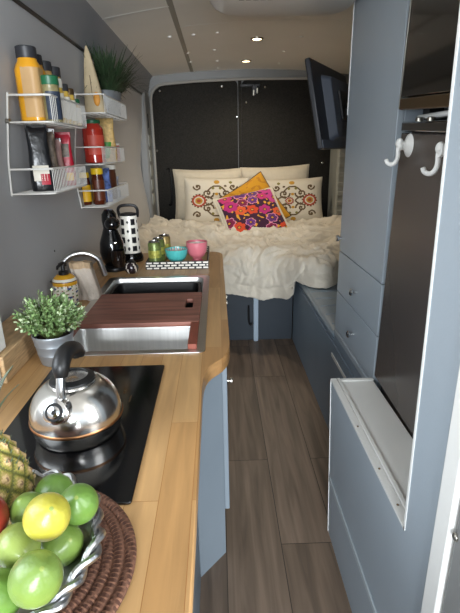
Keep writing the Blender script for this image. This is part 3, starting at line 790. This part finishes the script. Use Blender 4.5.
def jar(name, lab, cat, x, y, z, r, h, body, cap, cap_h=.025, neck=.8, lab_m=None, group=None, shoulder=.2, square=False, lab_rng=(.12, .68), cap_r=None, seg=20):
    t = thing(name, lab, cat, (x, y, z), group)
    hb_ = h-cap_h; zs_ = hb_*(1-shoulder)
    rf = None
    if square: rf = lambda a, zz: min(1.18, 1/max(abs(math.cos(a)), abs(math.sin(a))))*.92 if zz <= zs_+.002 else 1
    MB().lathe([(r*.9, 0), (r, .004), (r, zs_), (r*.96, zs_+hb_*shoulder*.35), (r*neck*1.02, hb_-.006), (r*neck, hb_)], (0, 0, 0), 32 if square else seg, rfun=rf).build('jar_body', body, t)
    cr = cap_r or r*neck*1.08
    MB().lathe([(cr, hb_), (cr*1.02, hb_+.002), (cr*1.02, h-.003), (cr*.92, h)], (0, 0, 0), seg, rfun=lambda a, zz: 1+.015*math.cos(a*seg/2)).build('cap', cap, t)
    if lab_m:
        m = MB(); n_ = 20; rr = r+.0007
        a0 = -1.9; a1 = .9
        def lf(u, v):
            a = a0+(a1-a0)*u; q = rf(a, 0) if rf else 1
            return Vector((rr*q*math.cos(a), rr*q*math.sin(a), h*(lab_rng[0]+(lab_rng[1]-lab_rng[0])*v)))
        m.grid(lf, n_, 3); m.build('label', lab_m, t, recalc=False)
    return t
G1 = 'jars in the upper basket of the near rack'
zb1 = 1.3985
jar('spice_bottle', 'big yellow spice bottle with dark cap, tallest in the near rack', 'bottle', -.606, 1.685, zb1, .041, .225, YELLOWB, DCAP, .035, .72, TANL, G1, .18, True, (.06, .72))
jar('spice_bottle', 'yellow bottle with dark cap just behind the biggest yellow bottle', 'bottle', -.615, 1.78, zb1, .032, .218, YELLOWB, DCAP, .032, .72, None, G1)
jar('spice_bottle', 'tan spice bottle with dark cap, third along the wall', 'bottle', -.615, 1.868, zb1, .032, .212, TANB, DCAP, .032, .75, PAPERW, G1)
jar('spice_bottle', 'tan spice bottle with dark cap, farthest along the wall', 'bottle', -.615, 1.962, zb1, .032, .208, TANB, DCAP, .034, .78, PAPERW, G1)
jar('spice_jar', 'green lidded jar with dark blue label in the near rack', 'jar', -.549, 1.700, zb1, .0285, .142, HERBB, GCAP, .028, .95, LABELD, G1, .12, False, (.05, .66))
jar('spice_jar', 'gold spice jar with white lid next to the green lidded jar', 'jar', -.550, 1.772, zb1, .021, .142, GOLDB, WCAP, .028, .9, PAPERW, G1, .15)
jar('spice_jar', 'gold spice jar with dark lid in the middle of the basket front', 'jar', -.550, 1.845, zb1, .020, .135, GOLDB, DCAP, .024, .85, PAPERW, G1)
jar('spice_jar', 'slim gold jar with brown lid near the far end of the front row', 'jar', -.550, 1.915, zb1, .019, .128, GOLDB, BRONZE, .022, .85, PAPERW, G1)
jar('spice_jar', 'small gold jar with green lid, far end of the basket', 'jar', -.550, 1.985, zb1, .017, .098, GOLDB, GCAP, .020, .9, PAPERW, G1)

def pouch(name, lab, cat, x, y, z, w, d, h, body, rot=0, top_m=None, group=None, label=None, lab_m=None, fold=.9):
    t = thing(name, lab, cat, (x, y, z), group, rot)
    m = MB(); rs = []
    for j in range(13):
        v = j/12
        ww = w*(1+.06*math.sin(v*7)) * (1-(.08*v))
        dd = d*(1-v)**.6*(1 if v > .05 else .9)+.004
        ring = []
        for k in range(20):
            a = 2*PI*k/20; c, s = math.cos(a), math.sin(a)
            px = abs(c)**.5*math.copysign(1, c)*ww/2; py = abs(s)**.6*math.copysign(1, s)*dd/2
            px += .002*noise.noise(Vector((k, j*1.3, x*50))); py += .004*noise.noise(Vector((k*.7+5, j, y*50)))
            ring.append(Vector((px, py, h*v)))
        rs.append(ring)
    m.rings(rs); m.build('pouch_body', body, t, ang=60)
    if top_m:
        m = MB(); m.box(-w*.47, w*.47, -.0032, .0032, h*.90, h*1.02); m.build('seal_strip', top_m, t)
    if lab_m:
        for (u0, u1, v0, v1), lm_ in lab_m:
            m = MB()
            m.grid(lambda u, v: Vector((w*(u0+(u1-u0)*u), -(d*(1-(v0+(v1-v0)*v))**.6*(1-(2*abs(u0+(u1-u0)*u))**4*.3)+.004)/2-.003, h*(v0+(v1-v0)*v))), 6, 6); m.build('printed_label', lm_, t, recalc=False)
    return t
G2 = 'packets in the lower basket of the near rack'
zb2 = 1.1735
pouch('coffee_bag', 'black foil coffee bag with white and red label in the near rack', 'bag', -.620, 1.712, zb2, .075, .062, .215, FOILBK, .45, BLACK, G2, lab_m=[((-.40, .30, .16, .40), PAPERW), ((-.10, .30, .10, .27), FOILRD)])
pouch('coffee_bag', 'brown patterned bag between the black bag and the red packet', 'bag', -.625, 1.80, zb2, .075, .055, .205, FOILBR, .3, FOILBK, G2)
pouch('snack_packet', 'dark packet with pink window in front of the red packet', 'packet', -.628, 1.885, zb2, .070, .048, .175, mat('dusty_pink_pack', '#8d6a63', .5, vary=.35, vscale=30), .2, FOILBK, G2)
pouch('snack_packet', 'red foil packet with folded top at the far end of lower basket', 'packet', -.618, 1.965, zb2, .080, .045, .20, FOILRD, .15, FOILRD, G2, lab_m=[((-.3, .35, .55, .80), FOILBR), ((-.2, .45, .1, .25), YLAB)])
# farther rack
G3 = 'things in the far rack'
zr = 1.4785
t = thing('paper_bag', 'tall tapering cream paper bag beside the hanging grass plant', 'bag', (-.592, 2.49, zr), G3)
m = MB(); rs = []
for j in range(15):
    v = j/14; ww = .10*(1-v)**.75+.008; dd = .07*(1-v)**.9+.004
    rs.append([Vector((abs(math.cos(2*PI*k/20))**.6*math.copysign(1, math.cos(2*PI*k/20))*ww/2-.018*v, abs(math.sin(2*PI*k/20))**.6*math.copysign(1, math.sin(2*PI*k/20))*dd/2, .30*v)) for k in range(20)])
m.rings(rs); m.build('bag_body', KRAFT, t, ang=60)
m = MB(); m.ball((.016, -.032, .065), (.016, .008, .032), seg=14, n=8); m.build('orange_print', ORANGE, t)
MB().tube([(-.008, -.028, .17), (-.004, -.027, .06), (0, -.034, .01)], .002, 5).build('bag_crease', mat('brown_print', '#6b5a44', .7), t)
pl_ = thing('grass_plant', 'dark green trailing grass plant in an oval zinc planter on the far rack', 'plant', (-.582, 2.77, zr), G3)
MB().lathe([(.048, 0), (.050, .003), (.060, .10), (.063, .122), (.0645, .126), (.061, .126), (.054, .10), (.01, .098)], (0, 0, 0), 36, sy=2.1).build('planter', ZINC, pl_)
MB().lathe([(.0565, .108), (.03, .116), (.005, .118)], (0, 0, 0), 20, sy=2.05).build('soil', SOIL, pl_)
gm = MB(); rg = random.Random(11)
for i in range(900):
    a = rg.uniform(0, 2*PI); rr = rg.random()**.5
    p = Vector((rr*.048*math.cos(a), rr*.10*math.sin(a), .115))
    d = Vector((math.cos(a)*rr*.9+rg.gauss(0, .25), math.sin(a)*rr*1.2+rg.gauss(0, .3), rg.uniform(.75, 1.6))).normalized()
    if p.x+d.x*.2 < -.07: d.x = abs(d.x)*.2
    L = rg.uniform(.16, .34); droop = rg.uniform(.2, .75)
    s = d.cross(Vector((0, 0, 1))).normalized(); w = rg.uniform(.0018, .0036)
    P = [p+d*L*q+Vector((0, 0, -droop*L*q*q*.8)) for q in (0, .3, .6, .85, 1)]
    P = [Vector((max(q.x, -.052+.03*random.random()), q.y, min(q.z, .46))) for q in P]
    vs = []
    for q, ww in zip(P, (w, w, w*.9, w*.6, .0003)):
        vs.append((gm.bm.verts.new(q-s*ww), gm.bm.verts.new(q+s*ww)))
    for x_, y_ in zip(vs, vs[1:]): gm.face([x_[0], x_[1], y_[1], y_[0]])
stuff(gm.build('foliage', DARKLEAF, pl_, recalc=False, ang=180))
zr = 1.2465
jar('sauce_jar', 'large jar of red sauce with green lid in the far rack', 'jar', -.628, 2.52, zr, .052, .207, REDJ, GCAP, .018, .72, mat('red_label', '#b84636', .5, vary=.15), G3, .15, lab_rng=(.2, .65))
t = pouch('pasta_bag', 'bag of dry pasta with green band beside the red sauce jar', 'bag', -.604, 2.70, zr, .10, .07, .225, PASTA, .1, None, G3)
MB().lathe([(.0425, .02), (.0435, .024), (.0425, .10), (.0415, .104)], (0, 0, 0), 24, sy=.82, cap0=False, cap1=False).build('green_band', GREENP, t)
jar('tin', 'small red tin at the far end of the middle basket', 'tin', -.595, 2.85, zr, .030, .10, REDPL, WCAP, .012, .98, None, G3, .05)
zr = 1.0435
jar('syrup_bottle', 'dark syrup bottle with yellow cap and yellow label against the wall', 'bottle', -.680, 2.46, zr, .027, .160, HONEY, YCAP, .026, .85, YLAB, G3, .2, lab_rng=(.1, .62))
jar('honey_bottle', 'squeezy honey bottle with yellow cap at the basket front', 'bottle', -.614, 2.46, zr, .032, .180, HONEY, YCAP, .030, .85, mat('amber_label', '#5a2a16', .4, vary=.2), G3, .25)
pouch('snack_bag', 'blue and white patterned bag behind the honey bottle', 'bag', -.625, 2.585, zr, .10, .075, .175, BLUEB, .4, None, G3)
jar('chocolate_spread_jar', 'brown spread jar with white lid in the lowest far basket', 'jar', -.620, 2.73, zr, .045, .190, CHOCO, WCAP, .026, .95, None, G3, .15)
pouch('snack_bag', 'pale blue speckled bag at the far end of the lowest basket', 'bag', -.625, 2.83, zr, .09, .06, .12, mat('pale_blue_pack', '#8c8f9c', .55, vary=.5, vscale=60), .1, None, G3)

# ------------------------------------------------------------------ bed at the back
bd = thing('bed_base', 'dark blue bed platform panel with a pale support post', 'bed', (.25, 3.9, 0))
O = (.25, 3.9, 0)
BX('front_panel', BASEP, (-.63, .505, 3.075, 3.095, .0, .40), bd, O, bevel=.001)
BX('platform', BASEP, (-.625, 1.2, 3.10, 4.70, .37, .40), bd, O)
BX('support_post', POSTM, (.228, .262, 3.045, 3.073, .0, .40), bd, O, bevel=.003)
MB().tube(spline([(.195, 3.075, .26), (.195, 3.055, .22), (.195, 3.04, .16), (.205, 3.035, .13), (.225, 3.04, .14)]), .007, 8).build('cable_hook', BLACK, bd, O)
mt = tag(BX('mattress', MATTR, (-.625, 1.14, 3.14, 4.68, .402, .545), bevel=.03), 'white mattress under the crinkled cream duvet', 'mattress')
# duvet
def hem(x):
    if x < .05: return .365
    if x < .30: return .365-.05*((x-.05)/.25)
    if x < .44: return .315+.04*((x-.30)/.14)
    if x < .52: return .355+.155*((x-.44)/.08)
    return .512
NU, NVv = 210, 190
def wr(p, s, seed): return noise.noise(Vector((p.x*s+seed, p.y*s-seed, p.z*s+seed*2)))
def ridged(p, s, seed): return (1-abs(wr(p, s, seed)))**3
def duv(u, v):
    x = -.668+1.82*u
    back, front = 4.56, 3.16-.42*math.exp(-((x-.60)/.15)**2)-.12*max(0, min(1, (x-.6)/.2))
    hz = hem(x); Lflat = back-front; rc = .11; Ltot = Lflat+rc*PI/2+max(.01, .625-rc-hz)
    s = v*Ltot
    if s < Lflat: p = Vector((x, back-s, .625)); nrm = Vector((0, 0, 1))
    elif s < Lflat+rc*PI/2:
        a = (s-Lflat)/rc; p = Vector((x, front-rc*math.sin(a), .625-rc+rc*math.cos(a))); nrm = Vector((0, -math.sin(a), math.cos(a)))
    else:
        p = Vector((x, front-rc, .625-rc-(s-Lflat-rc*PI/2))); nrm = Vector((0, -1, 0))
    q = Vector((p.x, p.y, p.z))
    warp = Vector((wr(q, 3.5, 9), wr(q, 3.5, 17), wr(q, 3.5, 23)))*.30
    big = .05*wr(q+warp, 2.1, 1)+.035*wr(q+warp, 4.5, 4)
    fold = .052*ridged(q+warp*1.3, 5.0, 7)*(.6+.6*wr(q, 2, 31))
    crk = .024*ridged(q+warp*1.6, 7, 3)+.009*ridged(q+warp*1.2, 15, 12)
    k = 1.0
    edge = min(u, 1-u)
    if s > Ltot-.09: k *= .6
    dsp = (big+fold+crk)*k
    lb_ = max(0, 1-u/.16); dsp += .05*lb_*(1-min(1, max(0, (3.5-p.y))/.35))
    if nrm.y < -.9: dsp = max(-.005, dsp*.9)+.012
    r = p+nrm*(dsp-.012)
    r.x = min(max(r.x, -.64), 1.15)
    if r.x > .47: r.z = max(r.z, .512)
    if p.y > 3.2: r.z = max(r.z, .572)
    return r
m = MB(); m.grid(duv, NU, NVv)
dv_ = m.build('duvet', DUVET, None, recalc=False, ang=180, solid=.012)
tag(dv_, 'crinkled cream duvet spread over the bed at the back', 'duvet')

# pillows & cushions
def pillow_geo(w, h, t, colfn=None, nu=44, nv=34, corner=.06, seed=0, crease=.006):
    m = MB()
    if colfn: m.cols = {}
    def S(u, v, sg):
        a, b = 2*u-1, 2*v-1
        k = max(0, (1-a**4))**.55*max(0, (1-b**4))**.55
        px = a*w/2*(1-corner*(1-abs(b)**2)*abs(a)**3); pz = b*h/2*(1-corner*(1-abs(a)**2)*abs(b)**3)
        y = sg*(t/2*k+crease*k*noise.noise(Vector((a*2.2+seed, b*2.2, sg*3+seed)))+.003*k*noise.noise(Vector((a*7, b*7, seed))))
        return Vector((px, y, pz))
    m.grid(lambda u, v: S(u, v, -1), nu, nv, (lambda u, v: colfn(2*u-1, 2*v-1)) if colfn else None)
    m.grid(lambda u, v: S(1-u, v, 1), nu, nv, (lambda u, v: colfn(None, None)) if colfn else None)
    bmesh.ops.remove_doubles(m.bm, verts=m.bm.verts, dist=1e-5)
    edge = []
    for i in range(60):
        q = i/60*4; s_ = int(q); f = q-s_
        a, b = ((2*f-1, -1), (1, 2*f-1), (1-2*f, 1), (-1, 1-2*f))[s_]
        edge.append((a*w/2*(1-corner*(1-abs(b)**2)*abs(a)**3), 0, b*h/2*(1-corner*(1-abs(a)**2)*abs(b)**3)))
    return m, edge
def place(t, loc, tilt, roll, yaw=0):
    t.location = loc
    t.matrix_world = Matrix.Translation(loc) @ Matrix.Rotation(yaw, 4, 'Z') @ Matrix.Rotation(tilt, 4, 'X') @ Matrix.Rotation(roll, 4, 'Y')
def cushion(name, lab, cat, w, h, t, m_, loc, tilt, roll, group=None, colfn=None, piping=None, nu=44, nv=34, seed=0, yaw=0, pr=.004, corner=.06, fringe=False):
    r = thing(name, lab, cat, loc, group)
    g, e = pillow_geo(w, h, t, colfn, nu, nv, seed=seed, corner=corner)
    g.build('cover', m_, r, recalc=False, ang=180)
    MB().tube(e, pr, 6, closed=True).build('piping', piping or m_, r)
    place(r, loc, tilt, roll, yaw); return r
G4 = 'pillows and cushions on the bed'
cushion('pillow', 'plain oatmeal pillow standing behind the left patterned cushion', 'pillow', .675, .51, .15, PILLOW, (-.095, 4.655, .875), -.10, 0, G4, seed=3)
cushion('pillow', 'plain oatmeal pillow standing behind the right patterned cushion', 'pillow', .675, .52, .15, PILLOW, (.565, 4.66, .885), -.10, -.03, G4, seed=8)
# scroll embroidery: distances to sampled curves
def spiral(cx, cz, r0, turns, a0, sg):
    P = []
    for i in range(40):
        t = i/39; a = a0+sg*2*PI*turns*t; r = r0*(1-t)+.006
        P.append((cx+r*math.cos(a), cz+r*math.sin(a)))
    return P
CURV = []
for sx in (-1, 1):
    for sz in (-1, 1):
        CURV.append(spiral(.30*sx, .30*sz, .20, 1.4, PI*(0 if sx < 0 else 1), sx*sz))
        CURV.append(spiral(.62*sx-.05, .58*sz, .14, 1.2, PI*(1 if sx < 0 else 0), -sx*sz))
        CURV.append([(.02*sx+.30*sx*i/20, .62*sz-.25*sz*(i/20)**2) for i in range(21)])
        CURV.append([(.1*sx+.5*sx*i/20, .02*sz+.16*sz*math.sin(i/20*PI)) for i in range(21)])
DOTS = [(.12*sx, .52*sz, .05, 'g') for sx in (-1, 1) for sz in (-1, 1)]+[(.0, .80, .10, 'y'), (0, -.80, .10, 'y'), (.48, .78, .06, 'g'), (.48, -.78, .06, 'g'), (-.45, .12, .06, 'b'), (-.45, -.12, .06, 'b'), (.0, .28, .06, 'y'), (0, -.28, .06, 'y'), (.30, .62, .05, 'b'), (.30, -.62, .05, 'b'), (.78, .3, .05, 'b'), (.78, -.3, .05, 'b')]
cCream = lin('#d2c8b4'); cBrown = lin('#5f4a30'); cGold = lin('#b98a2b'); cRed = lin('#a3402a'); cOl = lin('#7c7338')
def scroll(flip, big, small):
    def f(a, b):
        if a is None: return cCream
        a = a*flip
        x, z = a*1.15, b
        for (cx, cz, R_) in ((big, 0, .30), (small, 0, .17)):
            d = math.hypot(x-cx, (z-cz)*1.05)
            if d < R_:
                q = d/R_
                th = math.atan2(z-cz, x-cx)
                if q > .85: return cBrown if math.sin(th*14) > -.2 else cCream
                if q > .6: return cRed
                if q > .45: return cCream
                if q > .25: return cGold
                return cRed
        if abs(x) > 1.02 or abs(z) > .92: return cCream
        for cx, cz, R_, k in DOTS:
            if math.hypot(x-cx, z-cz) < R_: return {'g': cOl, 'y': cGold, 'b': cBrown}[k]
        for P in CURV:
            for (px, pz) in P:
                if (px-x)**2+(pz-z)**2 < .0011: return cBrown
        return cCream
    return f
EMB = attr_mat('embroidered_cotton', .85, bump=.2, bscale=160, sheen=.1)
cushion('cushion', 'cream cushion with brown scroll embroidery, red rosette at its left', 'cushion', .62, .45, .15, EMB, (-.015, 4.47, .835), -.22, .02, G4, scroll(1, -.62, .16), PILLOW, 120, 90, 5)
cushion('cushion', 'cream cushion with brown scroll embroidery, red rosette at its right', 'cushion', .60, .43, .15, EMB, (.70, 4.485, .822), -.22, -.03, G4, scroll(-1, -.62, .12), PILLOW, 120, 90, 9)
cy1, cy2 = lin('#c98f1b'), lin('#b5781a')
def yel(a, b):
    if a is None: return cy1
    n_ = noise.noise(Vector((a*6, b*6, 2)))
    return cy2 if n_ > .28 else cy1
cushion('cushion', 'golden yellow cushion turned on its corner behind the floral one', 'cushion', .50, .50, .11, EMB, (.32, 4.30, .79), -.42, -.56, G4, yel, None, 70, 70, 12)
FL = []
rg = random.Random(21)
pal = ['#b52672', '#d1451f', '#5c2a6b', '#c43a86', '#7a1640', '#d95a28', '#c2306e', '#66307a']
for i in range(400):
    x, z, R_ = rg.uniform(-.9, .9), rg.uniform(-.9, .9), rg.uniform(.17, .30)
    if all(math.hypot(x-q[0], z-q[1]) > (R_+q[2])*.80 for q in FL): FL.append((x, z, R_, lin(pal[len(FL) % len(pal)]), rg.uniform(0, 6)))
cBG = lin('#3a1030'); cYel = lin('#d99a2a'); cTrim = lin('#d8cdb8'); cPk = lin('#dd8aa8')
def floral(a, b):
    if a is None: return cTrim
    if max(abs(a), abs(b)) > .90: return cTrim
    for x, z, R_, c, ph in FL:
        d = math.hypot(a-x, b-z); th = math.atan2(b-z, a-x)
        rr = R_*(.78+.22*abs(math.cos(th*3+ph)))
        if d < rr:
            if d < R_*.18: return cYel
            if d < R_*.30: return cBG
            if d > rr*.86: return cPk if (c[0] < .3) else c
            return c
    k = noise.noise(Vector((a*9, b*9, 5)))
    return cYel if k > .28 else cBG
cushion('cushion', 'pink and purple floral embroidered cushion in front of the others', 'cushion', .53, .50, .13, EMB, (.275, 3.91, .778), -.86, -.25, G4, floral, mat('cream_braid_trim', '#d8cdb8', .9), 130, 120, 15, pr=.010)

# ------------------------------------------------------------------ right side: bench, wardrobe, fridge bay
bn = thing('bench', 'long low blue bench box with vinyl cushion along the right side', 'bench', (.85, 2.2, 0))
O = (.85, 2.2, 0)
BX('front_panel', W_BLUE2, (.51, .53, 1.40, 3.07, .0, .45), bn, O, bevel=.001)
BX('end_panel', W_BLUE2, (.53, 1.235, 3.05, 3.07, .0, .45), bn, O, bevel=.001)
BX('lid', W_BLUE2, (.515, 1.235, 1.40, 3.07, .451, .468), bn, O)
BX('ledge', W_BLUE, (.507, .56, 1.392, 1.93, .505, .532), bn, O, bevel=.004)
BX('upper_panel', W_BLUE2, (.512, .53, 1.40, 1.93, .468, .505), bn, O, bevel=.001)
BX('hand_slot', WHITE, (.507, .512, 1.70, 1.95, .385, .402), bn, O, bevel=.001)
m = MB()
m.rings([[(x, y, .469) for x, y in rrect(.515, 1.2, 1.945, 3.03, .04)], [(x, y, .478) for x, y in rrect(.508, 1.21, 1.938, 3.04, .045)], [(x, y, .490) for x, y in rrect(.508, 1.21, 1.938, 3.04, .045)], [(x, y, .500) for x, y in rrect(.522, 1.2, 1.95, 3.03, .05)], [(x, y, .505) for x, y in rrect(.56, 1.15, 1.99, 2.99, .05)]])
m.build('seat_cushion', VINYL, bn, O, ang=70)
for i in range(6): MB().tube([(.53, 2.06+.13*i, .4985), (.60, 2.06+.13*i, .503), (1.1, 2.06+.13*i, .503)], .007, 6).build('piping', VINYL, bn, O)

wd = thing('wardrobe', 'tall steel blue wardrobe with two drawers and round knobs', 'wardrobe', (.8, 1.65, .534))
O = (.8, 1.65, .534)
BX('carcass', W_BLUE, (.531, 1.235, 1.392, 1.925, .534, 1.985), wd, O)
dr = BX('door', W_BLUE, (.510, .530, 1.392, 1.925, .890, 1.80), wd, O, bevel=.002)
BX('upper_door', W_BLUE, (.510, .530, 1.392, 1.925, 1.803, 1.985), wd, O, bevel=.002)
def knob(p, par, o):
    MB().lathe([(.005, 0), (.005, .010), (.013, .014), (.014, .020), (.010, .025), (.004, .026)], (0, 0, 0), 16, Matrix.Translation(p) @ Matrix.Rotation(-PI/2, 4, 'Y')).build('knob', CHROME, par, o)
knob((.510, 1.895, .945), dr, O)
for z0_, z1_, kz in ((.712, .886, .785), (.536, .708, .615)):
    q = BX('drawer', W_BLUE, (.510, .530, 1.392, 1.925, z0_, z1_), wd, O, bevel=.002); knob((.510, 1.65, kz), q, O)
BX('edge_strip', WHITE, (.508, .516, 1.922, 1.929, 1.42, 1.90), wd, O, bevel=.001)  # white stands in for light reflected along the wardrobe's edge trim

fr = thing('fridge', 'dark steel fridge with a glossy door above the white shelf', 'fridge', (.75, 1.385, .566))
O = (.75, 1.385, .566)
BX('cabinet_body', BLACK, (.537, 1.1, .70, 1.383, .002, 1.35), fr, O)
BX('door', FRIDGE, (.510, .534, .70, 1.385, .572, 1.338), fr, O, bevel=.004)
m = MB(); m.box(.508, 1.0, .70, 1.385, 1.340, 1.366); m.build('top_trim', BLACKG, fr, O, bevel=.004)
for y in (1.32, 1.25, 1.12): MB().lathe([(.010, 0), (.010, .008), (.006, .010)], (.53, y, 1.366), 12).build('hinge_cap', NICKEL, fr, O)
mw = thing('microwave', 'black glass microwave with bronze bottom trim above the fridge', 'microwave', (.75, 1.385, 1.40))
O = (.75, 1.385, 1.40)
fr.rotation_euler = (.045, 0, 0); mw.rotation_euler = (.055, 0, 0)
BX('casing', BLACK, (.532, 1.0, .70, 1.378, 1.405, 1.93), mw, O)
BX('glass_door', MWG, (.510, .531, .70, 1.378, 1.428, 1.93), mw, O, bevel=.003)
BX('bottom_trim', BRONZE, (.508, .531, .70, 1.380, 1.397, 1.426), mw, O, bevel=.003)
BX('edge_trim', NICKEL, (.508, .513, 1.379, 1.386, 1.40, 1.98), mw, O, bevel=.001)
for yy in (.75, 1.3): BX('foot', BLACK, (.56, .60, yy, yy+.04, 1.372, 1.406), mw, O)
tb = tag(MB().rings([[(x, y, 1.367) for x, y in rrect(.58, .80, .95, 1.26, .03)], [(x, y, 1.372) for x, y in rrect(.57, .81, .94, 1.27, .03)], [(x, y, 1.396) for x, y in rrect(.565, .815, .935, 1.275, .03)]]) and None or MB().box(.54, .80, 1.12, 1.335, 1.3665, 1.380).build('storage_tray', WHITEP, None, bevel=.006), 'pale flat plastic tray between the fridge and microwave', 'tray')

# partition board and shelf
bdp = thing('partition_board', 'blue board with a cut out and white edge beside the fridge', 'partition', (.375, .9, 0))
O = (.375, .9, 0)
poly = [(1.312, 0), (1.385, .560), (.738, .557), (.752, 1.0), (.774, 1.5), (.780, 1.99), (.622, 1.99), (.622, 0)]
MB().prism(poly, 'x', .365, .381).build('panel', W_BLUE, bdp, O, bevel=.001)
m = MB()
def edge_strip(pts, w=.0045):
    for (a, b) in zip(pts, pts[1:]):
        d = Vector((0, b[0]-a[0], b[1]-a[1])).normalized(); nn = Vector((0, -d.z, d.y))*w
        A0, B0 = Vector((0, a[0], a[1])), Vector((0, b[0], b[1]))
        vs = []
        for x in (.3635, .3825):
            for P_ in (A0, B0):
                for sg in (-.15, 1): vs.append(m.bm.verts.new(Vector((x, P_.y, P_.z))+nn*sg))
        for a_ in ((0, 1, 3, 2), (4, 6, 7, 5), (0, 4, 5, 1), (2, 3, 7, 6), (0, 2, 6, 4), (1, 5, 7, 3)): m.face([vs[i] for i in a_])
edge_strip([(1.3, .0), (1.385, .560)][::-1], .004); edge_strip([(.738, .557), (1.385, .560)], .006); edge_strip([(.780, 1.99), (.774, 1.5), (.752, 1.0), (.738, .557)][::-1], -.006)
m.build('white_edging', WHITE, bdp, O)
m = MB(); m.prism([(1.315, .205), (1.315, .222), (.622, .222), (.622, .205)], 'x', .360, .3648); m.build('batten', mat('pale_batten', '#b9c3c8', .5), bdp, O, bevel=.001)
for y in (1.10, .92, .80): MB().ball((.3725, y, .566), (.003, .003, .002), seg=8, n=6).build('screw', BRONZE, bdp, O)
sh = thing('shelf', 'white ledge shelf between the blue board and the fridge', 'shelf', (.44, 1.05, .54))
O = (.44, 1.05, .54)
BX('shelf_board', WHITE, (.383, .506, .70, 1.388, .540, .558), sh, O)
BX('lip', WHITE, (.384, .396, .70, 1.388, .5585, .566), sh, O, bevel=.002)
BX('far_lip', WHITE, (.397, .506, 1.372, 1.388, .5585, .564), sh, O, bevel=.002)

# suction hooks
def hook(lab, y, z, yaw):
    t = thing('suction_hook', lab, 'hook', (.5095, y, z), 'white suction hooks on the fridge door')
    Rm = Matrix.Rotation(-PI/2, 4, 'Y')
    MB().lathe([(.030, 0), (.029, .002), (.020, .007), (.012, .012), (.011, .020), (.013, .022), (.013, .028), (.006, .031)], (0, 0, 0), 28, Rm).build('suction_cup', WHITEP, t)
    P = spline([(-.024, .0, .012), (-.027, .003, -.004), (-.026, .004, -.028), (-.030, .008, -.043), (-.038, .013, -.048), (-.047, .018, -.044), (-.051, .020, -.034)])
    MB().tube(P, [.0058]*(len(P)-1)+[.004], 10).build('hook_arm', WHITEP, t)
    MB().ball((-.026, 0, .006), (.010, .012, .013), seg=16, n=10).build('hook_head', WHITEP, t)
    return t
hook('white plastic suction hook stuck near the fridge door far edge', 1.285, 1.303, 0)
hook('white plastic suction hook partly behind the blue board edge', 1.045, 1.290, 0)

# television on an arm behind the wardrobe
tv = thing('television', 'black flat television tilted down on an arm behind the wardrobe', 'television', (.50, 2.25, 1.47))
rdir = Vector((.482, .876, 0)); nb = Vector((.876, -.482, 0)); tl_ = .20
upv = Vector((0, 0, 1))*math.cos(tl_)-nb*math.sin(tl_); nb2 = nb*math.cos(tl_)+Vector((0, 0, 1))*math.sin(tl_)
TLc = Vector((.368, 2.0, 1.636)); Wt, Ht = .56, .345
c0 = TLc+rdir*Wt/2-upv*Ht/2
M_ = Matrix((rdir, nb2, upv)).transposed().to_4x4()
tv.matrix_world = Matrix.Translation(c0) @ M_
MB().box(-Wt/2, Wt/2, -.022, 0, -Ht/2, Ht/2).build('shell', TVB, tv, bevel=.005)
MB().box(-Wt/2+.008, Wt/2-.008, -.0235, -.021, -Ht/2+.016, Ht/2-.008).build('screen', BLACKG, tv)
m = MB(); m.rings([[(x, 0, z) for x, z in rrect(-.16, .24, -.145, .125, .02)], [(x, .035, z) for x, z in rrect(-.14, .23, -.13, .11, .02)]], cap0=False); m.build('back_housing', TVG, tv, bevel=.003)
m = MB(); m.box(-Wt/2+.002, Wt/2-.002, .0, .004, -Ht/2+.002, -Ht/2+.035); m.build('lower_bezel', TVG, tv, bevel=.001)
m = MB(); m.box(-.06, .06, .036, .046, -.06, .06); m.build('mount_plate', BLACK, tv, bevel=.002)
inv = tv.matrix_world.inverted()
MB().tube([inv @ Vector(p) for p in ((c0+nb2*.045), (.75, 2.12, 1.44), (1.235, 2.2, 1.44))], .014, 8).build('wall_arm', BLACK, tv)

# ------------------------------------------------------------------ daylight
w = bpy.data.worlds.new('sky'); SC.world = w; w.use_nodes = True
nt = w.node_tree; bg = nt.nodes['Background']
tc = nt.nodes.new('ShaderNodeTexCoord'); sx = nt.nodes.new('ShaderNodeSeparateXYZ'); nt.links.new(tc.outputs['Generated'], sx.inputs[0])
rp = nt.nodes.new('ShaderNodeValToRGB'); e = rp.color_ramp.elements
e[0].position = .46; e[0].color = (.20, .19, .17, 1); e[1].position = .56; e[1].color = (.80, .90, 1.0, 1)
mr = nt.nodes.new('ShaderNodeMapRange'); mr.inputs['From Min'].default_value = -1
nt.links.new(sx.outputs['Z'], mr.inputs['Value']); nt.links.new(mr.outputs[0], rp.inputs[0]); nt.links.new(rp.outputs[0], bg.inputs['Color'])
bg.inputs['Strength'].default_value = 1.6
def area(name, loc, tgt, sx_, sy_, en, col):
    l = bpy.data.lights.new(name, 'AREA'); l.shape = 'RECTANGLE'; l.size = sx_; l.size_y = sy_; l.energy = en; l.color = col
    o = bpy.data.objects.new(name, l); COL.objects.link(o); o.location = loc
    o.rotation_euler = (Vector(tgt)-Vector(loc)).to_track_quat('-Z', 'Y').to_euler()
    return o
area('windscreen_daylight', (.25, -5.5, 1.4), (.25, 2.5, 1.25), 3.2, 2.6, 900, (.90, .95, 1))
area('side_window_daylight', (-1.0, .4, 1.35), (.4, .9, .7), .75, .6, 12, (.86, .93, 1))
area('side_door_daylight', (1.25, -.15, 1.4), (-.6, 1.5, 1.1), .8, 1.3, 28, (.94, .97, 1))

SC.view_settings.view_transform = 'Standard'; SC.view_settings.look = 'None'
SC.view_settings.exposure = .12; SC.view_settings.gamma = 1; SC.view_settings.use_curve_mapping = False
